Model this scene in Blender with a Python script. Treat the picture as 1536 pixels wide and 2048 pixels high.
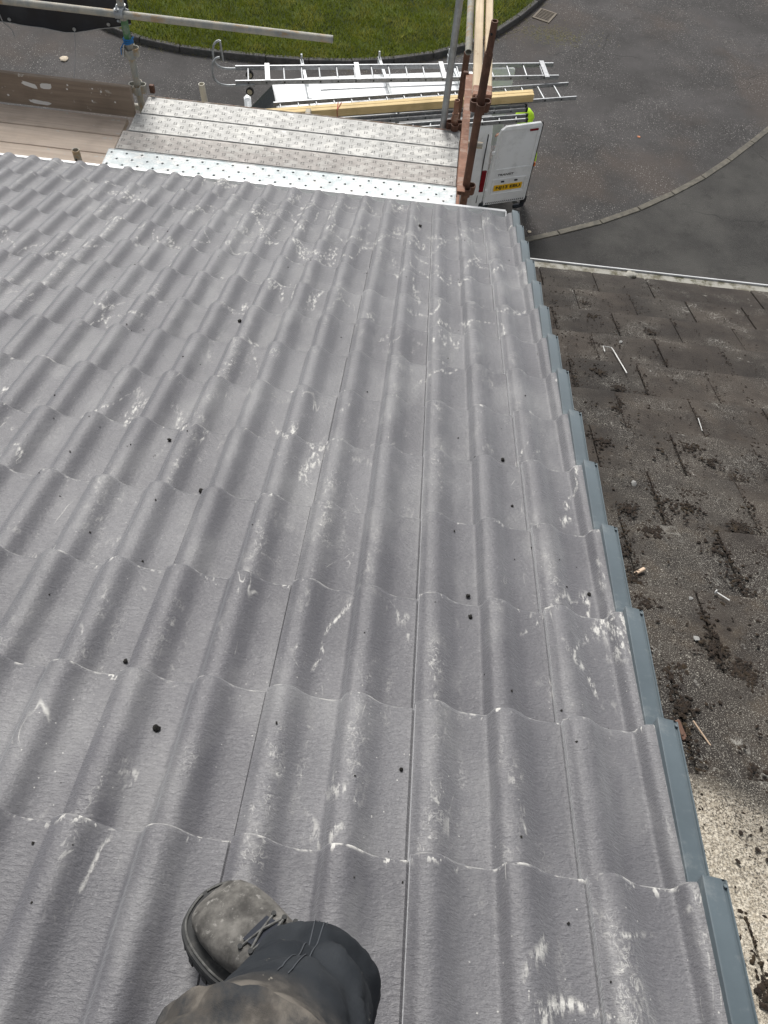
import bpy, math, random
from math import sin, cos, pi, radians
from mathutils import Vector, Matrix, noise as mnoise
rnd = random.Random(7)
for o in list(bpy.data.objects): bpy.data.objects.remove(o)
scene = bpy.context.scene
col = scene.collection

# ------------------------------------------------------------------ camera
PITCH = radians(23.3)                  # roof pitch
EAVE0 = Vector((0, 0, 8.0))            # origin of the roof frame (ground is z = 0)
cam_d = bpy.data.cameras.new('camera')
cam = bpy.data.objects.new('camera', cam_d); col.objects.link(cam)
cam_d.sensor_fit = 'HORIZONTAL'; cam_d.sensor_width = 36.0; cam_d.lens = 36.0 * 1575.08 / 1536
cam_d.clip_start = 0.02; cam_d.clip_end = 3000
c_right = Vector((0.99388972, 0.09198206, 0.06101246))
c_down = Vector((0.1103186, -0.84588057, -0.52183892))
c_fwd = Vector((0.00360944, 0.52538115, -0.85085934))
CAM = Vector((-0.41197, -0.20763, 9.43216))
m = Matrix.Identity(4)
for i in range(3):
    m[i][0] = c_right[i]; m[i][1] = -c_down[i]; m[i][2] = -c_fwd[i]; m[i][3] = CAM[i]
cam.matrix_world = m
scene.camera = cam

# ------------------------------------------------------------------ sky, sun, exposure
SUN_EL, SUN_AZ = radians(42), radians(-18)       # azimuth from +y towards +x
world = bpy.data.worlds.new('World'); scene.world = world; world.use_nodes = True
wn = world.node_tree; wn.nodes.clear()
sky = wn.nodes.new('ShaderNodeTexSky'); sky.sky_type = 'NISHITA'; sky.sun_disc = False
sky.sun_elevation = SUN_EL; sky.sun_rotation = SUN_AZ; sky.air_density = 1.0; sky.dust_density = 2.5; sky.ozone_density = 1.0
hs = wn.nodes.new('ShaderNodeHueSaturation'); hs.inputs['Saturation'].default_value = 0.22
bg = wn.nodes.new('ShaderNodeBackground'); bg.inputs['Strength'].default_value = 0.095
wo = wn.nodes.new('ShaderNodeOutputWorld')
wn.links.new(sky.outputs[0], hs.inputs['Color']); wn.links.new(hs.outputs[0], bg.inputs[0]); wn.links.new(bg.outputs[0], wo.inputs[0])
sun_d = bpy.data.lights.new('sun', 'SUN'); sun_d.energy = 2.1; sun_d.angle = radians(18); sun_d.color = (1.0, 0.965, 0.92)
sun = bpy.data.objects.new('sun', sun_d); col.objects.link(sun); sun.location = (0, 0, 40)
sd = Vector((sin(SUN_AZ) * cos(SUN_EL), cos(SUN_AZ) * cos(SUN_EL), sin(SUN_EL)))
sun.rotation_euler = sd.to_track_quat('Z', 'Y').to_euler()
vs = scene.view_settings
vs.view_transform = 'Standard'; vs.look = 'None'; vs.gamma = 1.0; vs.use_curve_mapping = False; vs.exposure = 0.70

# ------------------------------------------------------------------ helpers
def tag(o, label=None, cat=None, group=None, kind=None):
    if label: o['label'] = label
    if cat: o['category'] = cat
    if group: o['group'] = group
    if kind: o['kind'] = kind
    return o

def empty(name, loc, rot=(0, 0, 0), parent=None):
    o = bpy.data.objects.new(name, None); col.objects.link(o)
    o.location = loc; o.rotation_euler = rot; o.empty_display_size = 0.1
    o.parent = parent
    return o

def link_mesh(name, me, mat=None, parent=None, loc=(0, 0, 0), rot=(0, 0, 0)):
    if mat and not me.materials: me.materials.append(mat)
    o = bpy.data.objects.new(name, me); col.objects.link(o)
    o.location = loc; o.rotation_euler = rot; o.parent = parent
    return o

class MB:
    def __init__(s): s.v = []; s.f = []
    def add(s, vs, fs, off=None):
        b = len(s.v); s.v += [Vector(p) for p in vs]; s.f += [[b + i for i in f] for f in fs]; return s
    def box(s, c, d, rot=None, taper=None):
        c = Vector(c); h = [x / 2 for x in d]
        pts = [Vector((x * h[0], y * h[1], z * h[2])) for z in (-1, 1) for y in (-1, 1) for x in (-1, 1)]
        if rot is not None: pts = [rot @ p for p in pts]
        return s.add([c + p for p in pts], [(0, 2, 3, 1), (4, 5, 7, 6), (0, 1, 5, 4), (2, 6, 7, 3), (0, 4, 6, 2), (1, 3, 7, 5)])
    def bbox(s, c, d, b=.004, rot=None):
        """box with chamfered edges"""
        c = Vector(c); h = [x / 2 for x in d]; pts = []; idx = {}
        for sx in (-1, 1):
            for sy in (-1, 1):
                for sz in (-1, 1):
                    for ax in range(3):
                        p = [sx * h[0], sy * h[1], sz * h[2]]; sg = (sx, sy, sz)
                        for k in range(3):
                            if k != ax: p[k] -= sg[k] * b
                        idx[(sx, sy, sz, ax)] = len(pts); pts.append(Vector(p))
        fs = []
        for ax in range(3):
            a, bx = [k for k in range(3) if k != ax]
            for sg in (-1, 1):
                q = []
                for (u, w) in ((-1, -1), (1, -1), (1, 1), (-1, 1)):
                    t = [0, 0, 0]; t[ax] = sg; t[a] = u; t[bx] = w; q.append(idx[(*t, ax)])
                fs.append(q)
            for u in (-1, 1):
                for w in (-1, 1):
                    t1 = [0, 0, 0]; t1[ax] = -1; t1[a] = u; t1[bx] = w
                    t2 = list(t1); t2[ax] = 1
                    fs.append([idx[(*t1, a)], idx[(*t2, a)], idx[(*t2, bx)], idx[(*t1, bx)]])
        for sx in (-1, 1):
            for sy in (-1, 1):
                for sz in (-1, 1): fs.append([idx[(sx, sy, sz, k)] for k in range(3)])
        if rot is not None: pts = [rot @ p for p in pts]
        return s.add([c + p for p in pts], fs)
    def bar(s, p0, p1, w, h, up=(0, 0, 1)):
        p0 = Vector(p0); p1 = Vector(p1); d = (p1 - p0); L = d.length; d.normalize()
        y = Vector(up).cross(d)
        if y.length < 1e-4: y = Vector((1, 0, 0))
        y.normalize(); z = d.cross(y)
        R = Matrix((d, y, z)).transposed()
        return s.bbox((p0 + p1) / 2, (L, w, h), min(w, h) * .12, R)
    def tube(s, pts, r, n=12, cap=True, rr=None):
        pts = [Vector(p) for p in pts]; rings = []
        ref = None
        for i, p in enumerate(pts):
            if i == 0: d = pts[1] - p
            elif i == len(pts) - 1: d = p - pts[i - 1]
            else: d = (pts[i + 1] - p).normalized() + (p - pts[i - 1]).normalized()
            d.normalize()
            if ref is None: ref = d.orthogonal().normalized()
            ref = (ref - d * ref.dot(d)).normalized(); o = d.cross(ref)
            q = rr[i] if rr else r
            rings.append([p + (ref * cos(2 * pi * k / n) + o * sin(2 * pi * k / n)) * q for k in range(n)])
        vs = [v for R in rings for v in R]; fs = []
        for i in range(len(rings) - 1):
            for k in range(n):
                fs.append((i * n + k, i * n + (k + 1) % n, (i + 1) * n + (k + 1) % n, (i + 1) * n + k))
        if cap: fs.append(tuple(reversed(range(n)))); fs.append(tuple(range((len(rings) - 1) * n, len(rings) * n)))
        return s.add(vs, fs)
    def pipe(s, p0, p1, r, t=.004, n=16):
        """open ended hollow tube"""
        p0 = Vector(p0); p1 = Vector(p1); d = (p1 - p0).normalized(); a = d.orthogonal().normalized(); b = d.cross(a); vs = []
        for p, q in ((p0, r), (p1, r), (p1, r - t), (p0, r - t)):
            vs += [p + (a * cos(2 * pi * k / n) + b * sin(2 * pi * k / n)) * q for k in range(n)]
        fs = []
        for i in range(4):
            j = (i + 1) % 4
            for k in range(n): fs.append((i * n + k, i * n + (k + 1) % n, j * n + (k + 1) % n, j * n + k))
        return s.add(vs, fs)
    def loft(s, rings, closed=True, cap=True):
        n = len(rings[0]); vs = [v for R in rings for v in R]; fs = []
        for i in range(len(rings) - 1):
            for k in range(n if closed else n - 1):
                fs.append((i * n + k, i * n + (k + 1) % n, (i + 1) * n + (k + 1) % n, (i + 1) * n + k))
        if cap and closed: fs.append(tuple(reversed(range(n)))); fs.append(tuple(range((len(rings) - 1) * n, len(rings) * n)))
        return s.add(vs, fs)
    def prism(s, poly, z0, z1):
        n = len(poly); vs = [(x, y, z0) for x, y in poly] + [(x, y, z1) for x, y in poly]
        fs = [tuple(reversed(range(n))), tuple(range(n, 2 * n))] + [(i, (i + 1) % n, n + (i + 1) % n, n + i) for i in range(n)]
        return s.add(vs, fs)
    def mesh(s, name, smooth=None):
        me = bpy.data.meshes.new(name); me.from_pydata([tuple(p) for p in s.v], [], s.f); me.update()
        import bmesh
        bm = bmesh.new(); bm.from_mesh(me); bmesh.ops.recalc_face_normals(bm, faces=bm.faces); bm.to_mesh(me); bm.free()
        if smooth:
            for p in me.polygons: p.use_smooth = True
            me.set_sharp_from_angle(angle=radians(smooth))
        return me
    def build(s, name, mat, parent=None, smooth=None, org=None, loc=None, rot=(0, 0, 0)):
        """org: world point; vertices were given in world space and become local to it"""
        if org is not None:
            o = Vector(org); s.v = [p - o for p in s.v]
        l = loc if loc is not None else ((0, 0, 0) if (parent or org is None) else org)
        return link_mesh(name, s.mesh(name, smooth), mat, parent, l, rot)

# ------------------------------------------------------------------ materials
class G:
    def __init__(s, name, rough=.6, spec=.5, metal=0.0):
        s.m = bpy.data.materials.new(name); s.m.use_nodes = True; s.t = s.m.node_tree
        s.b = s.t.nodes['Principled BSDF']; s.b.inputs['Roughness'].default_value = rough
        s.b.inputs['Specular IOR Level'].default_value = spec; s.b.inputs['Metallic'].default_value = metal
    def n(s, typ, ins=None, **kw):
        nd = s.t.nodes.new('ShaderNode' + typ)
        for k, v in kw.items(): setattr(nd, k, v)
        for k, v in (ins or {}).items(): s.set(nd.inputs[k], v)
        return nd
    def set(s, sock, v):
        if isinstance(v, bpy.types.NodeSocket): s.t.links.new(v, sock)
        else:
            if isinstance(v, (tuple, list)) and len(v) == 3 and sock.type == 'RGBA': v = (*v, 1)
            sock.default_value = v
    def pos(s): return s.n('NewGeometry').outputs['Position']
    def obj(s, o=None):
        t = s.n('TexCoord')
        if o: t.object = o
        return t.outputs['Object']
    def map(s, v, scale=(1, 1, 1), loc=(0, 0, 0), rot=(0, 0, 0)):
        return s.n('Mapping', {'Vector': v, 'Scale': scale, 'Location': loc, 'Rotation': rot}).outputs[0]
    def noise(s, v, scale, detail=4, rough=.55, dist=0.0):
        return s.n('TexNoise', {'Vector': v, 'Scale': scale, 'Detail': detail, 'Roughness': rough, 'Distortion': dist}).outputs[0]
    def vor(s, v, scale, out='Distance', feature='F1'):
        return s.n('TexVoronoi', {'Vector': v, 'Scale': scale}, feature=feature).outputs[out]
    def math(s, op, a, b=0.0, c=None):
        nd = s.n('Math', {0: a, 1: b}, operation=op)
        if c is not None: s.set(nd.inputs[2], c)
        return nd.outputs[0]
    def mr(s, x, a, b, lo=0.0, hi=1.0, smooth=True):
        return s.n('MapRange', {0: x, 1: a, 2: b, 3: lo, 4: hi}, interpolation_type='SMOOTHSTEP' if smooth else 'LINEAR').outputs[0]
    def mix(s, f, a, b, mode='MIX'):
        nd = s.n('MixRGB', {0: f, 1: a, 2: b}, blend_type=mode); return nd.outputs[0]
    def mul(s, *a):
        r = a[0]
        for x in a[1:]: r = s.math('MULTIPLY', r, x)
        return r
    def mx(s, *a):
        r = a[0]
        for x in a[1:]: r = s.math('MAXIMUM', r, x)
        return r
    def sep(s, v): nd = s.n('SeparateXYZ', {0: v}); return nd.outputs
    def rand(s): return s.n('ObjectInfo').outputs['Random']
    def bump(s, h, strength=.3, dist=.01, normal=None):
        nd = s.n('Bump', {'Height': h, 'Strength': strength, 'Distance': dist})
        if normal is not None: s.set(nd.inputs['Normal'], normal)
        return nd.outputs[0]
    def out(s, color=None, rough=None, normal=None, metal=None, spec=None):
        for k, v in (('Base Color', color), ('Roughness', rough), ('Normal', normal), ('Metallic', metal), ('Specular IOR Level', spec)):
            if v is not None: s.set(s.b.inputs[k], v)
        return s.m

def m_plain(name, c, rough=.5, metal=0., var=.15, scale=12., bump=.0, dirt=None, dirt_amt=.5, dscale=6.):
    g = G(name, rough, .5, metal); p = g.obj()
    f = g.noise(p, scale, 5, .6)
    c2 = tuple(max(0, x * (1 - var)) for x in c); c1 = tuple(min(1, x * (1 + var)) for x in c)
    cc = g.mix(g.mr(f, .3, .7), c2, c1)
    if dirt:
        d = g.mr(g.noise(p, dscale, 8, .7), .5, .68, 0, dirt_amt); cc = g.mix(d, cc, dirt)
    return g.out(cc, g.mr(f, .2, .8, max(.05, rough - .1), min(1, rough + .12)), g.bump(f, bump, .004) if bump else None)

GAUGE = .33371
ROLL = .15

def m_tile(roof):
    g = G('concrete_tile', .5, .5); p = g.obj(roof); x = g.sep(p); u, v = x[0], x[1]
    wob = g.math('MULTIPLY', g.math('SUBTRACT', g.noise(p, 9, 3), .5), .35)
    t = g.math('FRACT', g.math('DIVIDE', u, ROLL))
    crest = g.mr(g.math('ABSOLUTE', g.math('SUBTRACT', g.math('ADD', t, g.mul(wob, 1.0)), .26)), .02, .24, 1, 0)
    foot = g.mr(g.math('ABSOLUTE', g.math('SUBTRACT', g.math('ADD', t, g.mul(wob, .3)), .62)), .0, .13, 1, 0)
    s = g.math('FRACT', g.math('DIVIDE', v, GAUGE))
    nose = g.mr(g.math('ADD', s, g.math('MULTIPLY', wob, .10)), .975, .998)
    ps = g.map(p, (1, .42, 1))
    patch = g.mr(g.noise(ps, 4.3, 3, .65), .50, .66)
    patch2 = g.mr(g.noise(g.map(p, (1, .6, 1), (4, 2, 0)), 5.2, 3, .6), .57, .68)
    worm = g.mr(g.math('ABSOLUTE', g.math('SUBTRACT', g.noise(g.map(p, (1, .8, 1)), 75, 2, .6, .5), .5)), .0, .05, 1, 0)
    worm2 = g.mr(g.math('ABSOLUTE', g.math('SUBTRACT', g.noise(g.map(p, (1, .3, 1), (7, 3, 1)), 7, 3, .6, .9), .5)), .0, .009, 1, 0)
    blot = g.mr(g.noise(g.map(p, (1, .6, 1)), 62, 4, .75, .9), .54, .66)
    gate = g.mr(g.noise(p, 20, 4, .6), .44, .6)
    film = g.mr(g.noise(p, 16, 4, .7), .45, .72, 0, .4)
    sc1 = g.mul(patch, g.mx(crest, g.mul(foot, .45)), g.mx(g.mul(worm, gate, .7), g.mul(blot, .95), g.mul(film, .7)))
    sc2 = g.mul(nose, g.mr(g.noise(p, 24, 3, .75), .50, .62), .95)
    sc3 = g.mul(patch2, worm2, gate, .8)
    far = g.mul(g.mr(v, 1.6, 3.4), g.mr(g.math('ABSOLUTE', g.math('ADD', u, .9)), .3, 1.5, 1, 0))
    smear_w = g.mr(g.math('ABSOLUTE', g.math('SUBTRACT', g.noise(g.map(p, (1.2, .55, 1), (2, 8, 1)), 4.2, 2, .5, .7), .5)), .0, .035, 1, 0)
    fib = g.mr(g.noise(g.map(p, (1, .35, 1), rot=(0, 0, .7)), 85, 3, .75), .47, .63)
    sc4 = g.mul(smear_w, fib, g.mr(g.math('ADD', g.noise(g.map(p, (1, 1, 1), (5, 5, 5)), 2.6, 2), g.mul(far, .12)), .53, .64))
    dots = g.mul(g.mr(g.vor(p, 95), .10, .17, 1, 0), g.mr(g.sep(g.vor(p, 95, 'Color'))[0], .90, .92), g.mr(g.noise(p, 2.3, 2), .42, .6))
    chip = g.mul(g.mr(s, .93, .985), g.mr(g.noise(g.map(p, (1, .4, 1), (8, 1, 3)), 85, 2, .6), .60, .66), g.mr(g.noise(p, 11, 2), .47, .6))
    rim = g.mx(chip, g.mul(g.mr(s, .988, .997, 0, .45), g.mr(g.noise(p, 13, 3, .7), .44, .62)))
    scuff = g.mx(g.mul(sc1, .8), sc2, sc3, sc4, rim, g.mul(dots, .7))
    base = g.mix(g.mr(g.noise(p, 2.1, 4, .6), .35, .68), (.093, .092, .101), (.134, .133, .142))
    base = g.mix(g.mr(g.rand(), 0, 1, 0, 1, False), g.mix(1.0, base, (.88, .87, .885), 'MULTIPLY'), g.mix(1.0, base, (1.11, 1.11, 1.10), 'MULTIPLY'))
    gr = g.noise(g.map(p, (1, 1.7, 1)), 260, 2, .65)
    base = g.mix(g.mr(gr, .32, .62, .42, 0), base, (.05, .05, .055))
    pit_shade = g.mul(g.mr(g.vor(p, 150), .10, .2, 1, 0), g.mr(g.sep(g.vor(p, 150, 'Color'))[1], .86, .9))  # shade of tiny pits put into the colour, without relief
    base = g.mix(g.mul(pit_shade, .7), base, (.035, .035, .037))
    film2 = g.mul(g.mr(g.noise(g.map(p, (1, .4, 1), (1, 9, 2)), 6, 4, .65), .46, .70), .20)
    base = g.mix(film2, base, (.36, .36, .35))
    colr = g.mix(g.mul(scuff, .82), base, (.62, .61, .57))
    rel = g.noise(g.map(p, (.75, 1.7, .75)), 105, 4, .66, .2)
    nrm = g.bump(rel, .75, .0034)
    g.b.inputs['Sheen Weight'].default_value = .5; g.b.inputs['Sheen Roughness'].default_value = .42; g.b.inputs['Sheen Tint'].default_value = (.95, .97, 1, 1)
    return g.out(colr, g.mr(rel, .3, .7, .52, .40), nrm, spec=.5)

def m_flat_tile(roof):
    g = G('weathered_flat_tile', .9, .25); p = g.obj(roof); x = g.sep(p); u, v = x[0], x[1]
    base = g.mix(g.mr(g.noise(p, 3.0, 5, .6), .35, .68), (.027, .024, .022), (.052, .046, .040))
    base = g.mix(g.mr(g.rand(), 0, 1, 0, .55, False), base, g.mix(1.0, base, (1.3, 1.18, 1.1), 'MULTIPLY'))
    br = g.mul(g.mr(g.noise(p, 5.5, 6, .7), .5, .66), g.mr(v, 0.0, 3.4, 1, .12))
    base = g.mix(g.mul(br, .55), base, (.080, .062, .044))
    # exposed pale aggregate, denser near the ridge where the surface has worn off
    sp = g.mr(g.noise(p, 330, 3, .7), .56, .64)
    sp2 = g.mul(g.mr(g.vor(p, 75), .12, .2, 1, 0), g.mr(g.sep(g.vor(p, 75, 'Color'))[2], .86, .9))
    spk = g.mul(g.mx(sp, sp2), g.mr(g.math('ADD', g.noise(p, 4, 4), g.mr(v, 0, 3.5, .14, -.1)), .34, .62))
    colr = g.mix(g.mul(spk, .85), base, (.40, .38, .33))
    # saw dust from cutting lying near the verge, with a ragged outline
    du = g.math('SUBTRACT', u, g.math('ADD', .36, g.mr(v, .40, -.40, 0, .25)))
    edge = g.math('ADD', g.math('MULTIPLY', g.math('SUBTRACT', g.noise(p, 9, 6, .7), .5), .34), du)
    dust = g.mul(g.mr(edge, -.06, .30, 1, 0), g.mr(g.math('ADD', v, g.math('MULTIPLY', g.math('SUBTRACT', g.noise(p, 7, 5), .5), .3)), .20, .37, 1, 0))
    grain = g.mx(g.mr(g.noise(p, 210, 3, .8), .40, .54), g.mr(dust, .75, 1, 0, .35))
    dustm = g.mul(dust, grain)
    colr = g.mix(g.mul(dustm, .9), colr, g.mix(g.mr(g.noise(p, 120, 2), .35, .65), (.42, .37, .29), (.70, .64, .53)))
    # chalky splashes and lichen rings
    ch = g.mul(g.mr(g.noise(p, 7.0, 4, .65), .63, .72), g.mr(g.noise(p, 60, 5, .75), .5, .62))
    streak = g.mul(g.mr(g.math('ABSOLUTE', g.math('SUBTRACT', g.noise(g.map(p, (1, .6, 1), (3, 1, 0)), 9, 3, .6, 1.1), .5)), 0, .012, 1, 0), g.mr(g.noise(p, 4, 3), .52, .64))
    colr = g.mix(g.mul(g.mx(ch, g.mul(streak, .5)), .6), colr, (.50, .49, .45))
    return g.out(colr, None, g.bump(g.noise(p, 110, 4, .75), .9, .006))

def m_asphalt(name, lo, hi, fleck, amt=.8, fs=26., brown=0.):
    g = G(name, .9, .25); p = g.pos(); 
    base = g.mix(g.mr(g.noise(p, .55, 5, .6), .32, .7), lo, hi)
    base = g.mix(g.mr(g.noise(g.map(p, (1, 1, 1), (3, 5, 0)), 2.4, 6, .7), .52, .72, 0, .5), base, tuple(x * .62 for x in lo))
    if brown: base = g.mix(g.mr(g.noise(g.map(p, (1, 1, 1), (9, 2, 0)), .35, 4, .6), .48, .66, 0, brown), base, (.082, .066, .056))
    pd = g.n('VectorMath', {0: p, 1: g.n('VectorMath', {0: g.n('TexNoise', {'Vector': p, 'Scale': 9.}).outputs['Color'], 3: .05}, operation='SCALE').outputs[0]}, operation='ADD').outputs[0]
    gate = g.mr(g.noise(p, .8, 4, .65), .33, .62)
    a1 = g.mul(g.mr(g.vor(pd, fs), .16, .30, 1, 0), g.mr(g.sep(g.vor(pd, fs, 'Color'))[0], .58, .64))
    a2 = g.mul(g.mr(g.vor(pd, fs * 2.3), .2, .34, 1, 0), g.mr(g.sep(g.vor(pd, fs * 2.3, 'Color'))[1], .62, .7), .8)
    f = g.mul(g.mx(a1, a2), gate, amt)
    c = g.mix(f, base, fleck)
    # a few sealed cracks
    cr = g.mul(g.mr(g.vor(g.n('VectorMath', {0: p, 1: g.n('TexNoise', {'Vector': p, 'Scale': 1.2}).outputs['Color']}, operation='ADD').outputs[0], .28, 'Distance', 'DISTANCE_TO_EDGE'), 0, .006, 1, 0), g.mr(g.noise(p, .3, 2), .5, .6))
    c = g.mix(g.mul(cr, .6), c, (.02, .02, .02))
    return g.out(c, None, g.bump(g.noise(p, 60, 2, .7), .6, .012))

def m_metal_board(name, base, dark, splash, amt):
    g = G(name, .62, .4, .25); p = g.obj()
    f = g.noise(p, 7, 6, .65)
    c = g.mix(g.mr(f, .3, .7), dark, base)
    f2 = g.noise(g.map(p, (.55, 1, 1)), 11, 8, .78, .6)
    c = g.mix(g.mr(f2, .48, .60, 0, amt), c, splash)
    c = g.mix(g.mr(g.noise(g.map(p, (.6, 1, 1), (5, 5, 5)), 28, 6, .75), .57, .66, 0, amt), c, splash)
    c = g.mix(g.mr(g.noise(g.map(p, (1, 1, 1), (2, 7, 5)), 4, 5, .7), .6, .74, 0, .5), c, tuple(x * .5 for x in dark))
    return g.out(c, g.mr(f2, .3, .7, .5, .8), g.bump(g.math('ADD', f2, g.noise(p, 60, 4)), .35, .004))

def m_wood(name, a, b, grain=40., along=0, spots=None, rough=.75):
    g = G(name, rough, .3); p = g.obj(); sc = [grain, grain, grain]; sc[along] = grain * .045
    r = g.n('ObjectInfo').outputs['Random']
    q = g.n('VectorMath', {0: g.map(p, tuple(sc)), 1: g.n('CombineXYZ', {0: g.mul(r, 40.), 1: g.mul(r, 17.), 2: 0.0}).outputs[0]}, operation='ADD').outputs[0]
    f = g.noise(q, 1.0, 6, .65, .8); c = g.mix(g.mr(f, .3, .7), a, b)
    c = g.mix(g.mr(g.noise(p, 3.5, 5, .6), .42, .7, 0, .45), c, tuple(x * .55 for x in a))
    c = g.mix(g.mr(r, 0, 1, 0, .3, False), c, tuple(x * 1.15 for x in b))
    if spots:
        sp = g.mul(g.mr(g.noise(g.map(p, (1, 1, 1.2), (3, 3, 3)), 5, 3), .5, .6), g.mr(g.noise(p, 26, 3, .5), .64, .68))
        c = g.mix(g.mul(sp, .8), c, spots)
    return g.out(c, None, g.bump(f, .3, .003))

def m_rust(name, paint, rust, bare, amt=.6):
    g = G(name, .72, .35); p = g.obj()
    f = g.noise(g.map(p, (1, 1, .5)), 16, 7, .7, .4); c = g.mix(g.mr(f, .38, .62), paint, rust)
    c = g.mix(g.mr(g.noise(g.map(p, (.35, 1, .5), (5, 5, 5)), 18, 6, .75), .5, .62, 0, amt), c, bare)
    return g.out(c, None, g.bump(f, .35, .003))

MAT = {}
MAT['upvc'] = m_plain('white_upvc', (.66, .67, .67), .35, var=.06, dirt=(.35, .34, .3), dirt_amt=.35, dscale=9)
MAT['verge'] = m_plain('slate_blue_plastic', (.088, .113, .127), .36, var=.12, scale=7, dirt=(.26, .28, .28), dirt_amt=.35, dscale=18)
MAT['dark'] = m_plain('dark_felt_and_void', (.02, .02, .022), .95)  # roof felt, also the dark painted in for holes and voids
MAT['render'] = m_plain('wall_render', (.45, .42, .37), .9, scale=40, bump=.4, var=.1)
MAT['rubber'] = m_plain('black_rubber', (.02, .02, .021), .75, var=.3)
MAT['white_paint'] = m_plain('van_white_paint', (.80, .82, .83), .28, var=.03, scale=4, dirt=(.42, .42, .39), dirt_amt=.25, dscale=3)
MAT['alu'] = m_plain('aluminium', (.34, .35, .36), .5, .65, var=.18, scale=20, dirt=(.2, .2, .19), dirt_amt=.5, dscale=14)
MAT['galv'] = m_plain('galvanised_steel', (.36, .38, .39), .5, .55, var=.22, scale=16, dirt=(.2, .2, .18), dirt_amt=.5, dscale=10)
MAT['tube'] = m_rust('weathered_scaffold_tube', (.30, .31, .29), (.42, .40, .34), (.40, .26, .12), .75)
MAT['rust'] = m_rust('rusty_red_steel', (.13, .062, .04), (.085, .045, .03), (.19, .10, .065), .6)
MAT['rust_pale'] = m_rust('worn_red_oxide', (.30, .155, .10), (.22, .11, .07), (.42, .32, .26), .6)
MAT['glass'] = m_plain('dark_glass', (.008, .013, .016), .08, var=.1); MAT['glass'].node_tree.nodes['Principled BSDF'].inputs['Specular IOR Level'].default_value = .18
MAT['black_plastic'] = m_plain('black_plastic', (.02, .021, .023), .5)
MAT['red_lens'] = m_plain('red_lens', (.20, .012, .018), .2)
MAT['amber'] = m_plain('amber_lens', (.62, .16, .03), .3)
MAT['plate'] = m_plain('yellow_plate', (.78, .46, .015), .35, var=.04)
MAT['ink'] = m_plain('black_ink', (.012, .012, .013), .5)
MAT['moss'] = m_plain('dark_moss', (.020, .013, .008), 1.0, var=.6, scale=90, bump=.9, dirt=(.045, .030, .012), dirt_amt=.7, dscale=14)
MAT['crumb'] = m_plain('moss_crumb', (.014, .013, .011), 1.0, var=.5, scale=150, bump=.8)
MAT['hivis'] = m_plain('hi_vis_cloth', (.50, .80, .02), .7, var=.1, scale=20)
MAT['navy'] = m_plain('navy_cloth', (.015, .018, .026), .9)
MAT['skin'] = m_plain('skin', (.52, .32, .24), .55, var=.08)
MAT['hair'] = m_plain('brown_hair', (.05, .033, .022), .7)

# ------------------------------------------------------------------ ground, grass, kerbs
MAT['asphalt'] = m_asphalt('road_asphalt', (.046, .044, .043), (.076, .072, .071), (.42, .405, .38), .62, 26., .6)
MAT['drive'] = m_asphalt('driveway_asphalt', (.034, .033, .032), (.070, .068, .063), (.22, .21, .19), .25, 40.)
gm = G('turf', .95, .15); p = gm.pos()
MAT['turf'] = gm.out(gm.mix(gm.mr(gm.noise(p, 1.3, 6, .7), .35, .65), (.030, .042, .010), (.075, .100, .020)), None, gm.bump(gm.noise(p, 40, 5), .8, .04))
gm = G('grass_blade', .6, .25); p = gm.pos()
MAT['blade'] = gm.out(gm.mix(gm.mr(gm.noise(p, 26, 3, .7), .35, .65), gm.mix(gm.mr(gm.noise(p, 1.1, 5, .7), .38, .62), (.140, .170, .015), (.235, .270, .028)),
                             gm.mix(gm.mr(gm.noise(p, 2.2, 4), .45, .62), (.30, .345, .042), (.42, .39, .095))), None)
MAT['kerb'] = m_plain('kerb_concrete', (.070, .067, .064), .9, var=.3, scale=14, bump=.4, dirt=(.035, .045, .042), dirt_amt=.7, dscale=5)
MAT['edging'] = m_plain('edging_concrete', (.115, .106, .086), .9, var=.3, scale=9, bump=.4, dirt=(.06, .06, .05), dirt_amt=.7, dscale=4)
MAT['iron'] = m_plain('cast_iron', (.15, .125, .095), .8, var=.3, scale=30, bump=.3)

tag(MB().add([(-1500, -1500, 0), (1500, -1500, 0), (1500, 1500, 0), (-1500, 1500, 0)], [(0, 1, 2, 3)]).build('road', MAT['asphalt']), kind='structure')

def catmull(P, n=8, closed=False):
    out = []; m_ = len(P)
    for i in range(m_ if closed else m_ - 1):
        g_ = lambda k: Vector(P[k % m_] if closed else P[max(0, min(m_ - 1, k))])
        a, b, c, d = g_(i - 1), g_(i), g_(i + 1), g_(i + 2)
        for t in [j / n for j in range(n)]:
            out.append(.5 * ((2 * b) + (c - a) * t + (2 * a - 5 * b + 4 * c - d) * t * t + (3 * b - a - 3 * c + d) * t ** 3))
    if not closed: out.append(Vector(P[-1]))
    return out

KP = [(-11.5, 27, 0), (-10.6, 22.5, 0), (-9.2, 19.0, 0), (-8.0, 17.45, 0), (-6.9, 16.82, 0), (-6.05, 16.58, 0), (-4.75, 16.52, 0), (-3.8, 16.55, 0), (-2.9, 16.62, 0),
      (-1.7, 16.86, 0), (-.46, 17.37, 0), (.62, 18.20, 0), (1.52, 19.45, 0), (2.15, 20.7, 0), (2.9, 22.6, 0), (3.6, 25.5, 0), (3.9, 29, 0)]
line = catmull(KP, 20)
def resample(L, step):
    out = [L[0].copy()]; acc = 0
    for i in range(1, len(L)):
        a, b = L[i - 1], L[i]; d = (b - a).length
        while acc + d >= step:
            t = (step - acc) / d; a = a.lerp(b, t); out.append(a.copy()); d = (b - a).length; acc = 0
        acc += d
    return out
KH = .115
turf_poly = [(q.x, q.y) for q in line] + [(5, 60), (-14, 60)]
grass_root = MB().prism([(x, y) for x, y in turf_poly], -.2, KH - .02).build('grass_bank', MAT['turf'])
tag(grass_root, kind='structure')
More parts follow.
